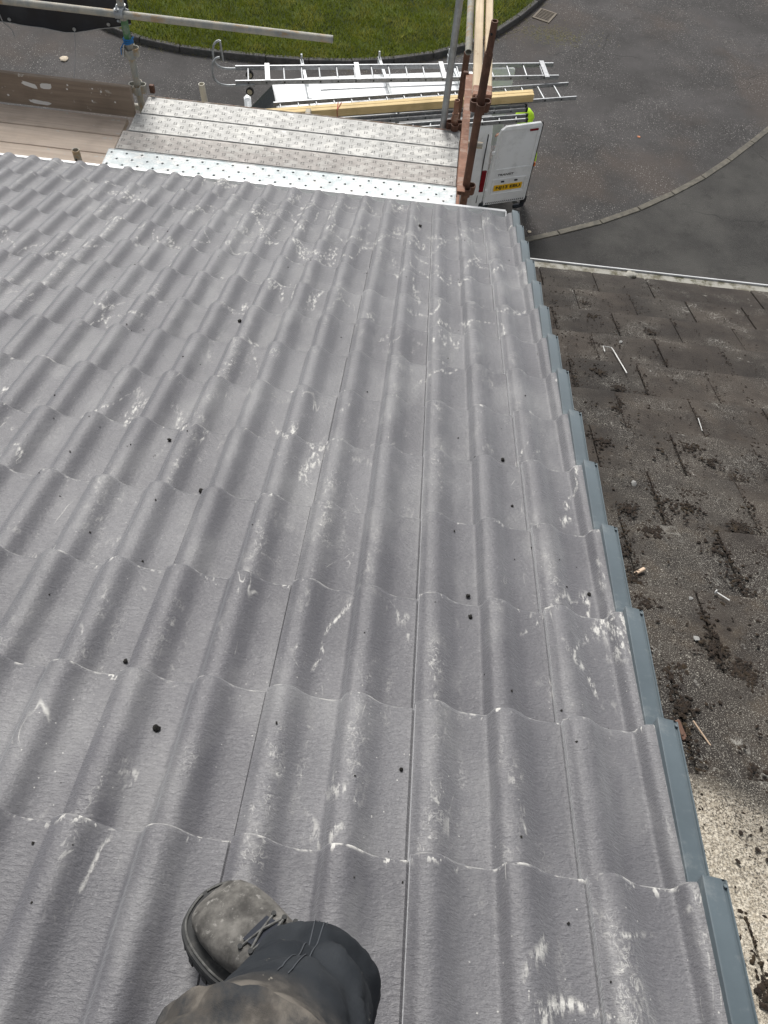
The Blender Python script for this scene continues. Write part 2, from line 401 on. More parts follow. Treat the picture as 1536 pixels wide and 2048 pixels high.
kerb = empty('kerb', (-3, 16.6, 0)); tag(kerb, 'dark kerbstones curving round the edge of the grass', 'kerb')
ks = resample(line, .915)
for i in range(len(ks) - 1):
    a, b = ks[i], ks[i + 1]
    if b.y > 24.5: continue
    d = (b - a).normalized(); nrm = Vector((d.y, -d.x, 0)); mid = (a + b) / 2 + nrm * .0
    R = Matrix((d, -nrm, Vector((0, 0, 1)))).transposed()
    mb = MB().bbox(mid + Vector((0, 0, KH / 2 - .05 + rnd.uniform(-.004, .004))), ((b - a).length - .012, .125, KH + .1), .014, R)
    mb.build('kerbstone', MAT['kerb'], kerb, org=kerb.location)
# grass blades
def inside(x, y, poly):
    r = False; j = len(poly) - 1
    for i in range(len(poly)):
        xi, yi = poly[i]; xj, yj = poly[j]
        if (yi > y) != (yj > y) and x < (xj - xi) * (y - yi) / (yj - yi) + xi: r = not r
        j = i
    return r
gv = []; gf = []
cnt = 0
while cnt < 70000:
    x = rnd.uniform(-9.5, 3.2); y = 16.5 + abs(rnd.random()) ** 1.2 * 7.5
    if not inside(x, y, turf_poly): continue
    cl = mnoise.noise(Vector((x * 1.7, y * 1.7, 0))); h = .05 + .05 * rnd.random() + .04 * max(0, cl)
    a = rnd.uniform(0, 6.28); w = rnd.uniform(.005, .012); bend = rnd.uniform(.2, .9) * h; an = a + 1.57 + rnd.uniform(-.5, .5)
    fl = mnoise.noise(Vector((x * .8, y * .8, 5))) * 4
    b = len(gv); z = KH - .025
    gv += [(x - w * cos(a), y - w * sin(a), z), (x + w * cos(a), y + w * sin(a), z), (x + bend * cos(an + fl), y + bend * sin(an + fl), z + h)]
    gf.append((b, b + 1, b + 2)); cnt += 1
me = bpy.data.meshes.new('grass'); me.from_pydata(gv, [], gf); me.update()
tag(link_mesh('grass', me, MAT['blade']), 'short mown green grass growing inside the curved kerb', 'grass', kind='stuff')
# weeds / clippings washed along the kerb channel
gv = []; gf = []
for i in range(1500):
    k = rnd.choice(line)
    if rnd.random() < .55: x = k.x + rnd.gauss(.12, .05); y = k.y - abs(rnd.gauss(.08, .06))
    else: x = rnd.gauss(2.3, .45); y = rnd.gauss(18.9, .22)
    if inside(x, y, turf_poly) or y > 24: continue
    a = rnd.uniform(0, 6.28); L = rnd.uniform(.02, .09); w = .005; b = len(gv); z = .006
    gv += [(x - w * sin(a), y + w * cos(a), z), (x + w * sin(a), y - w * cos(a), z), (x + L * cos(a), y + L * sin(a), z + rnd.uniform(0, .02))]; gf.append((b, b + 1, b + 2))
me = bpy.data.meshes.new('grass_clippings'); me.from_pydata(gv, [], gf); me.update()
gm = G('dry_clippings', .9, .1); tag(link_mesh('grass_clippings', me, gm.out((.16, .15, .07))), 'dry grass clippings scattered on the road beside the kerb and drain', 'clippings', kind='stuff')

# road drain
dr = empty('road_drain', (2.12, 19.72, 0), (0, 0, radians(66))); tag(dr, 'rusty iron drain grating in the road beside the kerb', 'drain')
mb = MB()
for sx, sy, dx, dy in ((0, .19, .52, .05), (0, -.19, .52, .05), (.235, 0, .05, .33), (-.235, 0, .05, .33)): mb.bbox((sx, sy, .004), (dx, dy, .03), .004)
mb.build('frame', MAT['iron'], dr)
for i in range(7): MB().bbox((-.18 + i * .06, 0, .001), (.026, .33, .024), .003).build('bar', MAT['iron'], dr)
MB().box((0, 0, -.002), (.42, .33, .008)).build('pit_shade', MAT['dark'], dr)  # flat dark slab in place of the drain's shaded hole

# driveway and its flush edging
EP = [(-3, 10.6, 0), (-.5, 10.95, 0), (.9, 11.38, 0), (1.75, 11.76, 0), (2.38, 12.08, 0), (3.34, 12.62, 0), (4.26, 13.32, 0), (5.12, 14.1, 0), (5.72, 14.75, 0), (6.47, 15.66, 0), (6.9, 16.2, 0), (8.2, 18.0, 0), (10, 21, 0)]
el = catmull(EP, 12)
MB().add([(q.x, q.y, .005) for q in el] + [(14, 21, .005), (14, 3.0, .005), (-12, 3.0, .005), (-12, 10.6, .005)], [tuple(range(len(el) + 4))]).build('driveway', MAT['drive'])['kind'] = 'structure'
edg = empty('path_edging', (4, 13, 0)); tag(edg, 'pale flush concrete edging curving between road and dark driveway', 'kerb')
es = resample(el, .915)
for i in range(len(es) - 1):
    a, b = es[i], es[i + 1]; d = (b - a).normalized(); nrm = Vector((d.y, -d.x, 0)); R = Matrix((d, -nrm, Vector((0, 0, 1)))).transposed()
    MB().bbox((a + b) / 2 + Vector((0, 0, -.03 + rnd.uniform(-.003, .003))), ((b - a).length - .014, .12, .10), .008, R).build('edging_stone', MAT['edging'], edg, org=edg.location)
# litter on the road
def lump(name, loc, size, mat, label, cat, group=None, seed=0, seg=12, squash=.6, rot=(0, 0, 0), parent=None):
    mb = MB(); rings = []
    for i in range(1, 6):
        th = pi * i / 6; R = []
        for k in range(seg):
            ph = 2 * pi * k / seg; d = Vector((sin(th) * cos(ph), sin(th) * sin(ph), cos(th)))
            q = 1 + .45 * mnoise.noise(d * 1.7 + Vector((seed * 3.1, seed, 0))) + .35 * mnoise.noise(d * 5 + Vector((seed, seed * 2.3, 0)))
            R.append(Vector((d.x * size * q, d.y * size * q, d.z * size * squash * q + size * squash * .7)))
        rings.append(R)
    mb.loft(rings)
    o = mb.build(name, mat, parent, smooth=50, loc=loc, rot=rot)
    if label: tag(o, label, cat, group)
    return o
MAT['litter'] = m_plain('pale_litter', (.55, .47, .36), .8, var=.2)
lump('paper_scrap', (-8.0, 15.75, 0), .085, MAT['litter'], 'pale crumpled scrap on the road below the dark tarpaulin', 'litter', seed=2, squash=.3)
lump('leaf', (1.72, 11.95, .005), .035, MAT['litter'], 'pale fallen leaf on the tarmac beside the roof corner', 'leaf', seed=5, squash=.25)
lump('leaf', (5.3, 21.2, .0), .04, MAT['litter'], 'tan fallen leaf far out on the open road', 'leaf', seed=6, squash=.25)
lump('leaf', (4.0, 15.3, .0), .035, m_plain('orange_litter', (.5, .2, .1), .8), 'orange fallen leaf on the road past the van door', 'leaf', seed=7, squash=.25)

# ------------------------------------------------------------------ houses: walls and roofs
RX = -PITCH
def roof_xyz(u, v, n, z0=8.0): return Vector((u, v * cos(PITCH) + n * sin(PITCH), z0 - v * sin(PITCH) + n * cos(PITCH)))
def house(name, label, x0, x1, z0, vtop, veave, colw):
    h = empty(name, ((x0 + x1) / 2, 0, 0)); tag(h, label, 'house')
    e = roof_xyz(0, veave - .30, -.12, z0); r = roof_xyz(0, vtop, -.12, z0)
    yb = r.y - (e.y - r.y)
    pr = [(e.y, 0), (e.y, e.z), (r.y, r.z), (yb, e.z), (yb, 0)]
    mb = MB().add([(x0, y, z) for y, z in pr] + [(x1, y, z) for y, z in pr], [(0, 1, 2, 3, 4), (9, 8, 7, 6, 5)] + [(i, (i + 1) % 5, 5 + (i + 1) % 5, 5 + i) for i in range(5)])
    mb.build('wall', MAT['render'], h, org=h.location)
    # roof deck: local frame u, v, n
    mb = MB().box(((x0 + x1) / 2, (vtop + veave - .05) / 2, -.085), (x1 - x0, veave - .05 - vtop, .05))
    a2 = 2 * PITCH
    back = MB().box((0, 0, 0), (x1 - x0, veave - vtop, .05))
    for p_ in back.v:
        q = Vector((p_.x + (x0 + x1) / 2, p_.y - (veave - vtop) / 2, p_.z - .06))
        q = Vector((q.x, q.y * cos(a2) - q.z * sin(a2) * -1 * -1, q.z)) if False else Vector((q.x, q.y * cos(a2) - q.z * sin(a2), q.y * sin(a2) + q.z * cos(a2)))
        mb.v.append(q + Vector((0, vtop, 0)))
    b = len(mb.v) - 8
    mb.f += [[b + i for i in f] for f in back.f]
    roof = mb.build('roof', MAT['dark'], h, loc=Vector((0, 0, z0)) - h.location, rot=(RX, 0, 0))
    return h, roof

houseA, roofA = house('house', 'house under the new grey double roll tiled roof', -4.8, .20, 8.0, -2.1, 4.34, .3)
MAT['tile'] = m_tile(roofA)
NZ = 8.0 - .28
houseB, roofB = house('house', 'lower neighbouring house with the old dark mossy flat tiled roof', .262, 5.0, NZ, -2.1, 4.12, .333)
MAT['flat'] = m_flat_tile(roofB)

# --- double roll tile
CP = [(0, .005), (.004, .0145), (.009, .0222), (.017, .0272), (.028, .0297), (.040, .0298), (.050, .0272), (.060, .0215), (.070, .0142), (.080, .0080), (.090, .0041), (.102, .0017), (.116, .0004), (.130, .0), (.143, .0005), (.150, .003)]
def prof(s):
    s = s % ROLL
    for i in range(len(CP) - 1):
        if CP[i][0] <= s <= CP[i + 1][0]:
            g_ = lambda k: CP[k] if 0 <= k < len(CP) else None
            x0, y0 = CP[i]; x1, y1 = CP[i + 1]; t = (s - x0) / (x1 - x0)
            m0 = (y1 - CP[i - 1][1]) / (x1 - CP[i - 1][0]) if i > 0 else (y1 - y0) / (x1 - x0)
            m1 = (CP[i + 2][1] - y0) / (CP[i + 2][0] - x0) if i + 2 < len(CP) else (y1 - y0) / (x1 - x0)
            h = x1 - x0
            return (2 * t ** 3 - 3 * t * t + 1) * y0 + (t ** 3 - 2 * t * t + t) * h * m0 + (-2 * t ** 3 + 3 * t * t) * y1 + (t ** 3 - t * t) * h * m1
    return CP[-1][1]
STEP = .034
def tile_mesh(name, width, seed):
    us = []; u = 0.
    while u < width - .0005:
        us.append(u); u += .005
    us.append(width)
    def hh(u):
        h = prof(u)
        if u < .02: h = max(h, .0165 + u * .5)         # the side lap: a thicker left edge standing over its neighbour
        if u > .2965: h = min(h, -.004)
        return h
    def top(u, v):
        z = hh(u) + STEP * (v / GAUGE)
        z += .0012 * mnoise.noise(Vector((u * 9 + seed * 7, v * 7, seed)))
        return z
    rows = [-.40, -.30, -.20, -.10, -.04, -.012, -.004, 0.0]
    drop = [0, 0, 0, 0, 0, .0003, .0013, .0042]
    mb = MB(); rings = []
    for v, d in zip(rows, drop):
        rings.append([Vector((u, v + (.0016 * mnoise.noise(Vector((u * 30, seed * 5, 2))) if v > -.02 else 0), top(u, v) - d)) for u in us])
    rings.append([Vector((u, -.001, top(u, 0) - .030)) for u in us])
    rings.append([Vector((u, -.05, top(u, -.05) - .030)) for u in us])
    mb.loft(rings, closed=False)
    # side faces
    for u in (0, width):
        L = [Vector((u, v, top(u, v) - d)) for v, d in zip(rows, drop)]; B = [Vector((u, v, top(u, v) - .029)) for v in rows]
        mb.loft([L, B], closed=False)
    return mb.mesh(name, 38)
TN = -.003
t_meshes = [tile_mesh('roof_tile', .302, s) for s in range(4)]
v_mesh = tile_mesh('roof_tile', .207, 9)
for k in range(-5, 14):
    for j in range(0, -14, -1):
        me = v_mesh if j == 0 else t_meshes[rnd.randrange(4)]
        o = link_mesh('roof_tile', me, MAT['tile'], roofA, (j * .30 + rnd.uniform(-.0008, .0008), k * GAUGE + rnd.uniform(-.0022, .0022) + (-.03 - .035 * j * .3 if k == 13 else (-.012 - .017 * j * .3 if k == 12 else 0)), TN + rnd.uniform(-.0008, .001)), (rnd.uniform(-.002, .002), rnd.uniform(-.002, .002), rnd.uniform(-.0022, .0022)))
# ridge tiles on the main roof
mb = MB(); 
for i in range(11):
    rg = []
    for yy in (0, .445):
        rg.append([Vector((-4.78 + i * .45 + yy, -2.02 + .13 * cos(a) * 1.0, .0 + .13 * sin(a) - .0)) for a in [pi * q / 10 for q in range(11)]])
    MB().loft(rg, closed=False).build('ridge_tile', MAT['tile'], roofA, smooth=60)

# --- verge caps
def cap_mesh():
    sec = [(.0, -.034), (.0, .0), (.0015, .0015), (.034, .0003), (.0355, -.0035), (.041, -.0045), (.0420, -.001), (.0445, -.001), (.046, -.004), (.046, -.105), (.043, -.105), (.043, -.03)]
    rings = []
    for v, dz, nar in ((-GAUGE - .03, -.050, .0), (-.02, -.003, 0), (-.002, 0, 0), (0, -.0012, .0008)):
        rings.append([Vector((u + (nar if u < .02 else -nar), v, n_ + dz)) for u, n_ in sec])
    mb = MB().loft(rings, closed=False)
    end = rings[-1]
    mb.add([end[1], end[3], end[7], end[9], (end[9][0], 0, end[7][2] - .03), (end[7][0], 0, end[7][2] - .014), (end[1][0], 0, end[1][2] - .006)], [(1, 2, 4, 5)])
    mb.tube([(.0385, -.012, -.008), (.0385, -.012, -.0005)], .003, 8)
    return mb.mesh('verge_cap', 40)
cm = cap_mesh()
for k in range(-5, 14):
    link_mesh('verge_cap', cm, MAT['verge'], roofA, (.1835, k * GAUGE + .002 - (.03 if k == 13 else .012 if k == 12 else 0), .0425 + rnd.uniform(-.001, .001)), (0, radians(8.0), rnd.uniform(-.003, .003)))

# --- gutters
def gutter(parent, x0, x1, y, z, r, mat, name='gutter', square=False, org=(0, 0, 0)):
    mb = MB(); prof_ = []
    N = 12
    if square: out = [(-r, r * .1), (-r, -r * 1.2), (-r * .7, -r * 1.5), (r * .7, -r * 1.5), (r, -r * 1.2), (r, r * .1), (r + .006, r * .1), (r + .006, r * .1 + .010), (r - .002, r * .1 + .010)]
    else: out = [(-r * cos(pi * k / N), -r * sin(pi * k / N)) for k in range(N + 1)] + [(r + .010, .004), (r + .010, .013), (r - .008, .013), (r - .010, .004)]
    inn = [(a * .93, b * .93 + .002) for a, b in out[:N + 1 if not square else 6]]
    ring = [*out, *reversed(inn)]
    xs = [x0, x1]
    mb.loft([[Vector((x, y + a, z + b)) for a, b in ring] for x in xs])
    mb.box((x1 + .003, y, z - r * .5), (.006, 2 * r + .012, r * 1.25)); mb.box((x0 - .003, y, z - r * .5), (.006, 2 * r + .012, r * 1.25))
    return mb.build(name, mat, parent, smooth=40, org=org)
gutter(houseA, -4.8, .165, 4.062, 6.200, .060, MAT['upvc'], org=houseA.location)
eb = roof_xyz(0, 12 * .343, 0, NZ)
g2 = G('mossy_upvc', .8, .3); p = g2.obj(); a_ = g2.noise(p, 14, 7, .7)
MAT['mossgut'] = g2.out(g2.mix(g2.mr(a_, .42, .62), (.36, .35, .31), g2.mix(g2.mr(g2.noise(p, 5, 4), .4, .6), (.08, .075, .04), (.17, .155, .115))))
gutter(houseB, .27, 5.0, eb.y + .045, eb.z - .035, .045, MAT['upvc'], square=True, org=houseB.location)
MB().box((2.63, eb.y + .042, eb.z - .055), (4.7, .086, .05)).build('gutter_silt', MAT['mossgut'], houseB, org=houseB.location)
for px_ in (1.32, 2.4, 3.5):
    MB().bbox((px_, eb.y + .094, eb.z - .045), (.022, .012, .05), .004).build('gutter_bracket', MAT['upvc'], houseB, org=houseB.location)
lump('moss', Vector((.98, eb.y + .0, eb.z + .004)) - houseB.location, .035, MAT['mossgut'], None, None, seed=3, squash=.4, parent=houseB)

# --- flat interlocking tiles on the neighbour
G2 = .343; W2 = .333
def flat_tile(seed):
    mb = MB(); w = W2 - .006; us = [0, .004, .05, .12, .2, .28, w - .004, w]; rows = [-.40, -.28, -.16, -.06, -.015, -.004, 0]; dr_ = [0, 0, 0, 0, .0003, .0015, .005]
    def z(u, v): return .018 * v / G2 + .0022 * mnoise.noise(Vector((u * 6 + seed * 4, v * 6, seed))) - (.002 if u in (0, w) else 0)
    def yv(u, v): return v + (.003 * mnoise.noise(Vector((u * 25, seed * 3, 1))) if v > -.02 else 0) - (.006 if (u in (0, w) and v > -.01) else 0)
    rings = [[Vector((u, yv(u, v), z(u, v) - d)) for u in us] for v, d in zip(rows, dr_)]
    rings.append([Vector((u, yv(u, 0) - .001, z(u, 0) - .019)) for u in us])
    mb.loft(rings, closed=False)
    for u in (0, w):
        mb.loft([[Vector((u, yv(u, v), z(u, v) - d)) for v, d in zip(rows, dr_)], [Vector((u, yv(u, v), z(u, v) - .019)) for v in rows]], closed=False)
    return mb.mesh('flat_tile', 35)
fm = [flat_tile(s) for s in range(5)]
for k in range(-3, 13):
    off = .735 if k % 2 == 0 else .735 - W2 / 2
    i = -3
    while True:
        u0 = off + i * W2
        i += 1
        if u0 < -.1: continue
        if u0 > 2.75: break
        link_mesh('flat_tile', fm[rnd.randrange(5)], MAT['flat'], roofB, (u0 + .003 + rnd.uniform(-.002, .002), k * G2 + rnd.uniform(-.004, .004), rnd.uniform(-.002, .003)), (rnd.uniform(-.006, .004), rnd.uniform(-.006, .006), rnd.uniform(-.005, .005)))
# --- moss on the neighbour's roof: clumps along joints and on the surface (one mass)
mv = MB()
def clump(u, v, s, hgt=.36):
    s *= .48
    seg = 7; rings = []; sd_ = rnd.random() * 50; el_ = rnd.uniform(.7, 1.5); an = rnd.uniform(0, 3.14)
    for i in range(3):
        th = pi / 2 * (1 - i / 3.0); R = []
        for kk in range(seg):
            ph = 2 * pi * kk / seg; q = 1 + .6 * mnoise.noise(Vector((cos(ph) * 1.6 + sd_, sin(ph) * 1.6, i * .8)))
            x = sin(th) * cos(ph) * s * q * el_; y = sin(th) * sin(ph) * s * q / el_
            R.append(Vector((u + x * cos(an) - y * sin(an), v + x * sin(an) + y * cos(an), -.003 + cos(th) * s * hgt * q)))
        rings.append(R)
    b = len(mv.v); mv.loft(rings, cap=False); mv.v.append(Vector((u, v, s * hgt * .9))); t = len(mv.v) - 1
    for kk in range(seg): mv.f.append([b + 2 * seg + kk, b + 2 * seg + (kk + 1) % seg, t])
def scatter(u, v, n, sp, smin, smax):
    for _ in range(n): clump(u + rnd.gauss(0, sp), v + rnd.gauss(0, sp), rnd.uniform(smin, smax) * rnd.uniform(.6, 1))
for k in range(-2, 13):
    off = .735 if k % 2 == 0 else .735 - W2 / 2
    for i in range(-2, 6):
        u0 = off + i * W2
        if u0 < .27 or u0 > 2.6: continue
        dens = max(0.1, 1 - (k * G2) / 4.2) * max(.12, 1.25 - u0 * .62)
        n = int(rnd.uniform(.4, 1.4) * 170 * dens)
        for _ in range(n): clump(u0 + rnd.gauss(0, .011), k * G2 - rnd.random() ** 1.2 * G2, rnd.uniform(.004, .013))
        for _q in range(rnd.choice((0, 1, 1, 2)) if rnd.random() < dens * 1.3 else 0):
            scatter(u0 + rnd.gauss(0, .03), k * G2 - rnd.random() * G2, int(rnd.uniform(8, 70)), rnd.uniform(.008, .03), .004, .022)
        for _ in range(int(10 * dens)): clump(u0 + rnd.random() * W2, k * G2 + abs(rnd.gauss(0, .006)), rnd.uniform(.004, .012))
for _ in range(2600):
    u = .27 + abs(rnd.gauss(0, .75)); v = rnd.uniform(-.3, 4.0)
    if u < 2.5: clump(u, v, rnd.choice((.003, .004, .005, .006, .008, .012)))
for (u, v, n, s) in ((.62, 3.55, 5, .03), (.63, 3.35, 5, .03), (.90, 3.2, 8, .03), (.53, 2.6, 9, .03), (.60, 2.45, 8, .03), (.70, 2.4, 6, .03), (.72, 1.62, 16, .045), (.66, 1.5, 14, .04), (.80, 1.95, 9, .03), (.85, 1.85, 9, .035), (.93, 1.75, 8, .03), (.83, 1.4, 18, .035), (.87, 1.28, 16, .03), (.50, 1.33, 18, .03), (.45, 1.45, 14, .03), (.36, 1.2, 14, .03), (.36, 1.05, 14, .035), (.40, .95, 10, .03), (.56, .78, 14, .035), (.62, .69, 16, .03), (.42, .55, 12, .022), (.62, .30, 12, .03), (.56, .18, 10, .022)):
    scatter(u, v, n * 6, s * .7, .005, .018)
mo = mv.build('moss', MAT['moss'], roofB, smooth=60); mo['kind'] = 'stuff'

# ------------------------------------------------------------------ scaffold
MAT['bridge'] = m_metal_board('grey_steel_board', (.36, .36, .35), (.26, .26, .25), (.62, .615, .585), .85)
MAT['bridge_brown'] = m_metal_board('brownish_steel_board', (.29, .272, .255), (.22, .205, .193), (.54, .53, .50), .7)
MAT['plank'] = m_metal_board('galvanised_plank', (.52, .56, .57), (.42, .47, .48), (.76, .755, .73), .95)
MAT['deckwood'] = m_wood('weathered_deck_timber', (.46, .37, .29), (.62, .52, .43), 34, 0, (.55, .52, .47))
MAT['toewood'] = m_wood('old_toe_board_timber', (.20, .155, .118), (.31, .25, .195), 30, 0, (.6, .58, .53))
MAT['creamwood'] = m_wood('cream_timber', (.52, .40, .26), (.68, .57, .41), 40, 1, (.3, .16, .08))
MAT['newwood'] = m_wood('new_pine', (.58, .43, .20), (.70, .55, .30), 36, 0)
MAT['edge_chip'] = m_rust('chipped_board_edge', (.55, .50, .45), (.30, .22, .14), (.40, .08, .06), .5)
ZB = 5.95
MAT['stud'] = m_plain('grey_stud', (.27, .265, .255), .8, var=.4, scale=30)
def board_y(i): return 4.46 + i * .2195
lab = ['pale galvanised plank with round holes, nearest the roof edge', 'brownish steel board next to the galvanised holed plank', 'grey splashed steel board between the brownish board and the outermost one', 'grey splashed outermost steel board, farthest from the roof']
for i in range(4):
    xl = (-2.585, -2.55, -2.515, -2.48)[i]; xr = -.142; y0 = board_y(i); w = .2115; L = xr - xl
    b = empty('scaffold_board', ((xl + xr) / 2, y0 + w / 2, ZB)); tag(b, lab[i], 'scaffold board', 'steel scaffold boards')
    if i == 0:
        nx = int(L / .053); dx = L / nx; mb = MB(); ny = 3; dy = (w - .02) / ny
        for a in range(nx):
            for c in range(ny):
                cx = -L / 2 + (a + .5) * dx; cy = -w / 2 + .01 + (c + .5) * dy
                hole = (a + c) % 2 == 0
                q = [Vector((cx + sx * dx / 2, cy + sy * dy / 2, 0)) for sx, sy in ((-1, -1), (0, -1), (1, -1), (1, 0), (1, 1), (0, 1), (-1, 1), (-1, 0))]
                if not hole: mb.add([q[0], q[2], q[4], q[6]], [(0, 1, 2, 3)])
                else:
                    rr = .0095
                    h1 = [Vector((cx + rr * 1.5 * cos(t), cy + rr * 1.5 * sin(t), .002)) for t in [radians(-135 + 45 * k) for k in range(8)]]
                    h2 = [Vector((cx + rr * cos(t), cy + rr * sin(t), .0015)) for t in [radians(-135 + 45 * k) for k in range(8)]]
                    h3 = [p_ + Vector((0, 0, -.012)) for p_ in h2]
                    mb.add(q + h1 + h2 + h3, [(o_ * 8 + k, o_ * 8 + (k + 1) % 8, (o_ + 1) * 8 + (k + 1) % 8, (o_ + 1) * 8 + k) for o_ in range(3) for k in range(8)])
        mb.build('deck', MAT['plank'], b)
        mb = MB()
        for s in (-1, 1): mb.bbox((0, s * (w / 2 - .005), -.024), (L, .0098, .052), .003)
        for s in (-1, 1): mb.bbox((s * (L / 2 + .003), 0, -.026), (.006, w, .05), .002)
        mb.build('side_rail', MAT['plank'], b)
        MB().box((0, 0, -.05), (L - .01, w - .022, .004)).build('hole_shade', MAT['dark'], b)  # added dark panel standing for the shaded void under the holes
    else:
        mm = MAT['bridge_brown'] if i == 1 else MAT['bridge']
        MB().bbox((0, 0, -.025), (L, w, .05), .004).build('deck', mm, b)
        mb = MB(); st = .062; r_ = 0; yy = -w / 2 + .03
        while yy < w / 2 - .015:
            xx = -L / 2 + .03 + (st * .9 if r_ % 2 else 0)
            while xx < L / 2 - .02:
                for t in range(4):
                    an = pi / 4 + t * pi / 2; cx = xx + .0115 * cos(an); cy = yy + .0115 * sin(an)
                    mb.box((cx, cy, .0012), (.0075, .0042, .0022), Matrix.Rotation(an + pi / 2 + .2, 3, 'Z'))
                xx += st * 1.8
            yy += .036; r_ += 1
        o = mb.build('tread_stud', MAT['stud'], b); o['kind'] = 'stuff'
        if i == 3: MB().bbox((0, w / 2 + .004, -.012), (L, .007, .030), .002).build('edge_strip', MAT['edge_chip'], b)
ZT = 5.87
tl = ['weathered timber scaffold board against the upright toe board', 'weathered timber scaffold board in the middle of the wooden deck', 'weathered timber scaffold board behind the short tube by the gutter', 'weathered timber scaffold board tucked lowest beside the white gutter']
for i in range(4):
    y1 = 5.172 - i * .2185; xr = -2.60 - .0 * i
    mb = MB().bbox((0, 0, 0), (3.6, .2135, .038), .004)
    o = mb.build('scaffold_board', MAT['deckwood'], loc=(xr - 1.8, y1 - .107, ZT - .019 + rnd.uniform(-.003, .003)), rot=(rnd.uniform(-.008, .008), 0, radians(-.6)))
    tag(o, tl[i], 'scaffold board', 'timber scaffold boards')
for i, (xx, yy) in enumerate(((-2.625, 5.02), (-2.625, 4.60))):
    pass
o = MB().bbox((0, 0, 0), (3.6, .036, .222), .004).build('toe_board', MAT['toewood'], loc=(-2.545 - 1.8, 5.205, ZT + .115), rot=(radians(-4), 0, radians(-.5)))
tag(o, 'old brown timber toe board standing on edge with white paint marks', 'toe board')
# white paint dabs on the toe board
MAT['white_dab'] = m_plain('white_paint_dab', (.74, .74, .72), .6, var=.05)
def dab(cx, cz, w_, h_, sl, seed):
    pts = []; N = 26
    for k in range(N):
        t = 2 * pi * k / N; q = 1 + .28 * mnoise.noise(Vector((cos(t) * 2 + seed, sin(t) * 2, seed)))
        x = (abs(cos(t)) ** .5) * (1 if cos(t) > 0 else -1) * w_ / 2 * q; z = (abs(sin(t)) ** .6) * (1 if sin(t) > 0 else -1) * h_ / 2 * q
        pts.append(Vector((cx + x, -.0195, cz + z + sl * x)))
    MB().add(pts, [tuple(range(N))]).build('paint_mark', MAT['white_dab'], o)
bx = 1.8
for (dx_, dz_, w_, h_, sl, sd_) in ((-.745, .045, .105, .032, -.22, 1), (-.625, .048, .085, .040, .10, 3), (-.70, -.078, .155, .028, -.05, 5), (-.98, .075, .035, .025, 0, 7), (-.46, .075, .012, .012, 0, 8), (-.47, .045, .014, .012, 0, 9), (-.28, .07, .012, .01, 0, 10), (-.22, .055, .012, .016, 0, 11), (-.13, -.01, .012, .012, 0, 12), (-.30, -.02, .01, .014, 0, 13), (-.93, -.05, .016, .014, 0, 14)):
    dab(bx + dx_, dz_, w_, h_, sl, sd_)

scf = empty('scaffold', (-1.3, 4.8, 0)); tag(scf, 'rusty and grey tube scaffold frame standing along the roof edge', 'scaffold')
SO = scf.location
def tube_part(name, p0, p1, r, mat, t=.004): 
    return MB().pipe(p0, p1, r, t).build(name, mat, scf, smooth=40, org=SO)
def vpress(c, mat, parent, org):
    """ring of four V shaped pressings round a standard, open at top and bottom"""
    mb = MB(); c = Vector(c)
    for k in range(4):
        a = k * pi / 2 + .12; d = Vector((cos(a), sin(a), 0)); n_ = Vector((-sin(a), cos(a), 0))
        prof_ = [(.021, -.030), (.048, -.026), (.060, -.012), (.060, .012), (.048, .026), (.021, .030)]; inn = [(.021, -.025), (.045, -.021), (.055, -.010), (.055, .010), (.045, .021), (.021, .025)]
        ring = prof_ + list(reversed(inn))
        mb.loft([[c + d * (x * s_ if x > .03 else x) + n_ * y + Vector((0, 0, z)) for x, y in ring] for z, s_ in ((-.03, .96), (.03, 1.04))])
    return mb.build('v_pressing', mat, parent, smooth=30, org=org)
# near right standard (rusty) with spigot
NRX, NRY = -.095, 4.355
st = tube_part('standard', (NRX, NRY, .03), (NRX, NRY, 7.05), .0245, MAT['rust'])
sp_ = MB().pipe((NRX, NRY, 6.9), (NRX + .003, NRY, 7.22), .0195, .005).build('spigot', MAT['rust'], scf, smooth=40, org=SO)
MB().tube([(NRX - .004, NRY - .0205, 7.158), (NRX - .004, NRY - .016, 7.158)], .007, 10).build('pin_hole_shade', MAT['dark'], sp_, loc=(0, 0, 0), org=SO)  # dark disc painted in as the shade of a hole
for z in (6.172, 6.742, 5.6, 5.03, 4.46): vpress((NRX, NRY, z), MAT['rust'], scf, SO)
# far right short standard
tube_part('standard', (-.185, 5.375, .03), (-.190, 5.375, 6.06), .0245, MAT['rust_pale'])
tube_part('spigot', (-.190, 5.375, 6.0), (-.193, 5.375, 6.16), .019, MAT['rust_pale'])
vpress((-.188, 5.375, 5.965), MAT['rust'], scf, SO)
# galvanised pole rising behind the boards
tube_part('standard', (-.262, 5.385, .03), (-.272, 5.385, 7.6), .0242, MAT['galv'])
# end transom and end guard
mb = MB(); mb.bar((-.128, 4.28, 6.20), (-.118, 5.66, 6.20), .052, .006); mb.bar((-.150, 4.28, 6.178), (-.140, 5.66, 6.178), .006, .045); 
mb.build('end_rail', MAT['rust_pale'], scf, org=SO)
MB().bbox((-.145, 5.66, 6.19), (.04, .03, .05), .004).build('rail_clamp', MAT['rust'], scf, org=SO)
mb = MB(); mb.bar((-.128, 4.30, 5.915), (-.118, 5.5, 5.915), .03, .06); mb.build('transom', MAT['rust_pale'], scf, org=SO)
for x_ in (-2.50, -1.3): MB().bar((x_, 4.2, 5.83 if x_ < -2 else 5.868), (x_, 5.5, 5.83 if x_ < -2 else 5.868), .04, .05).build('transom', MAT['tube'], scf, org=SO)
tube_part('ledger', (-5.2, 5.42, 5.80), (.05, 5.42, 5.80), .0242, MAT['tube'])
tube_part('ledger', (-5.2, 4.34, 5.78), (.05, 4.40, 5.78), .0242, MAT['tube'])
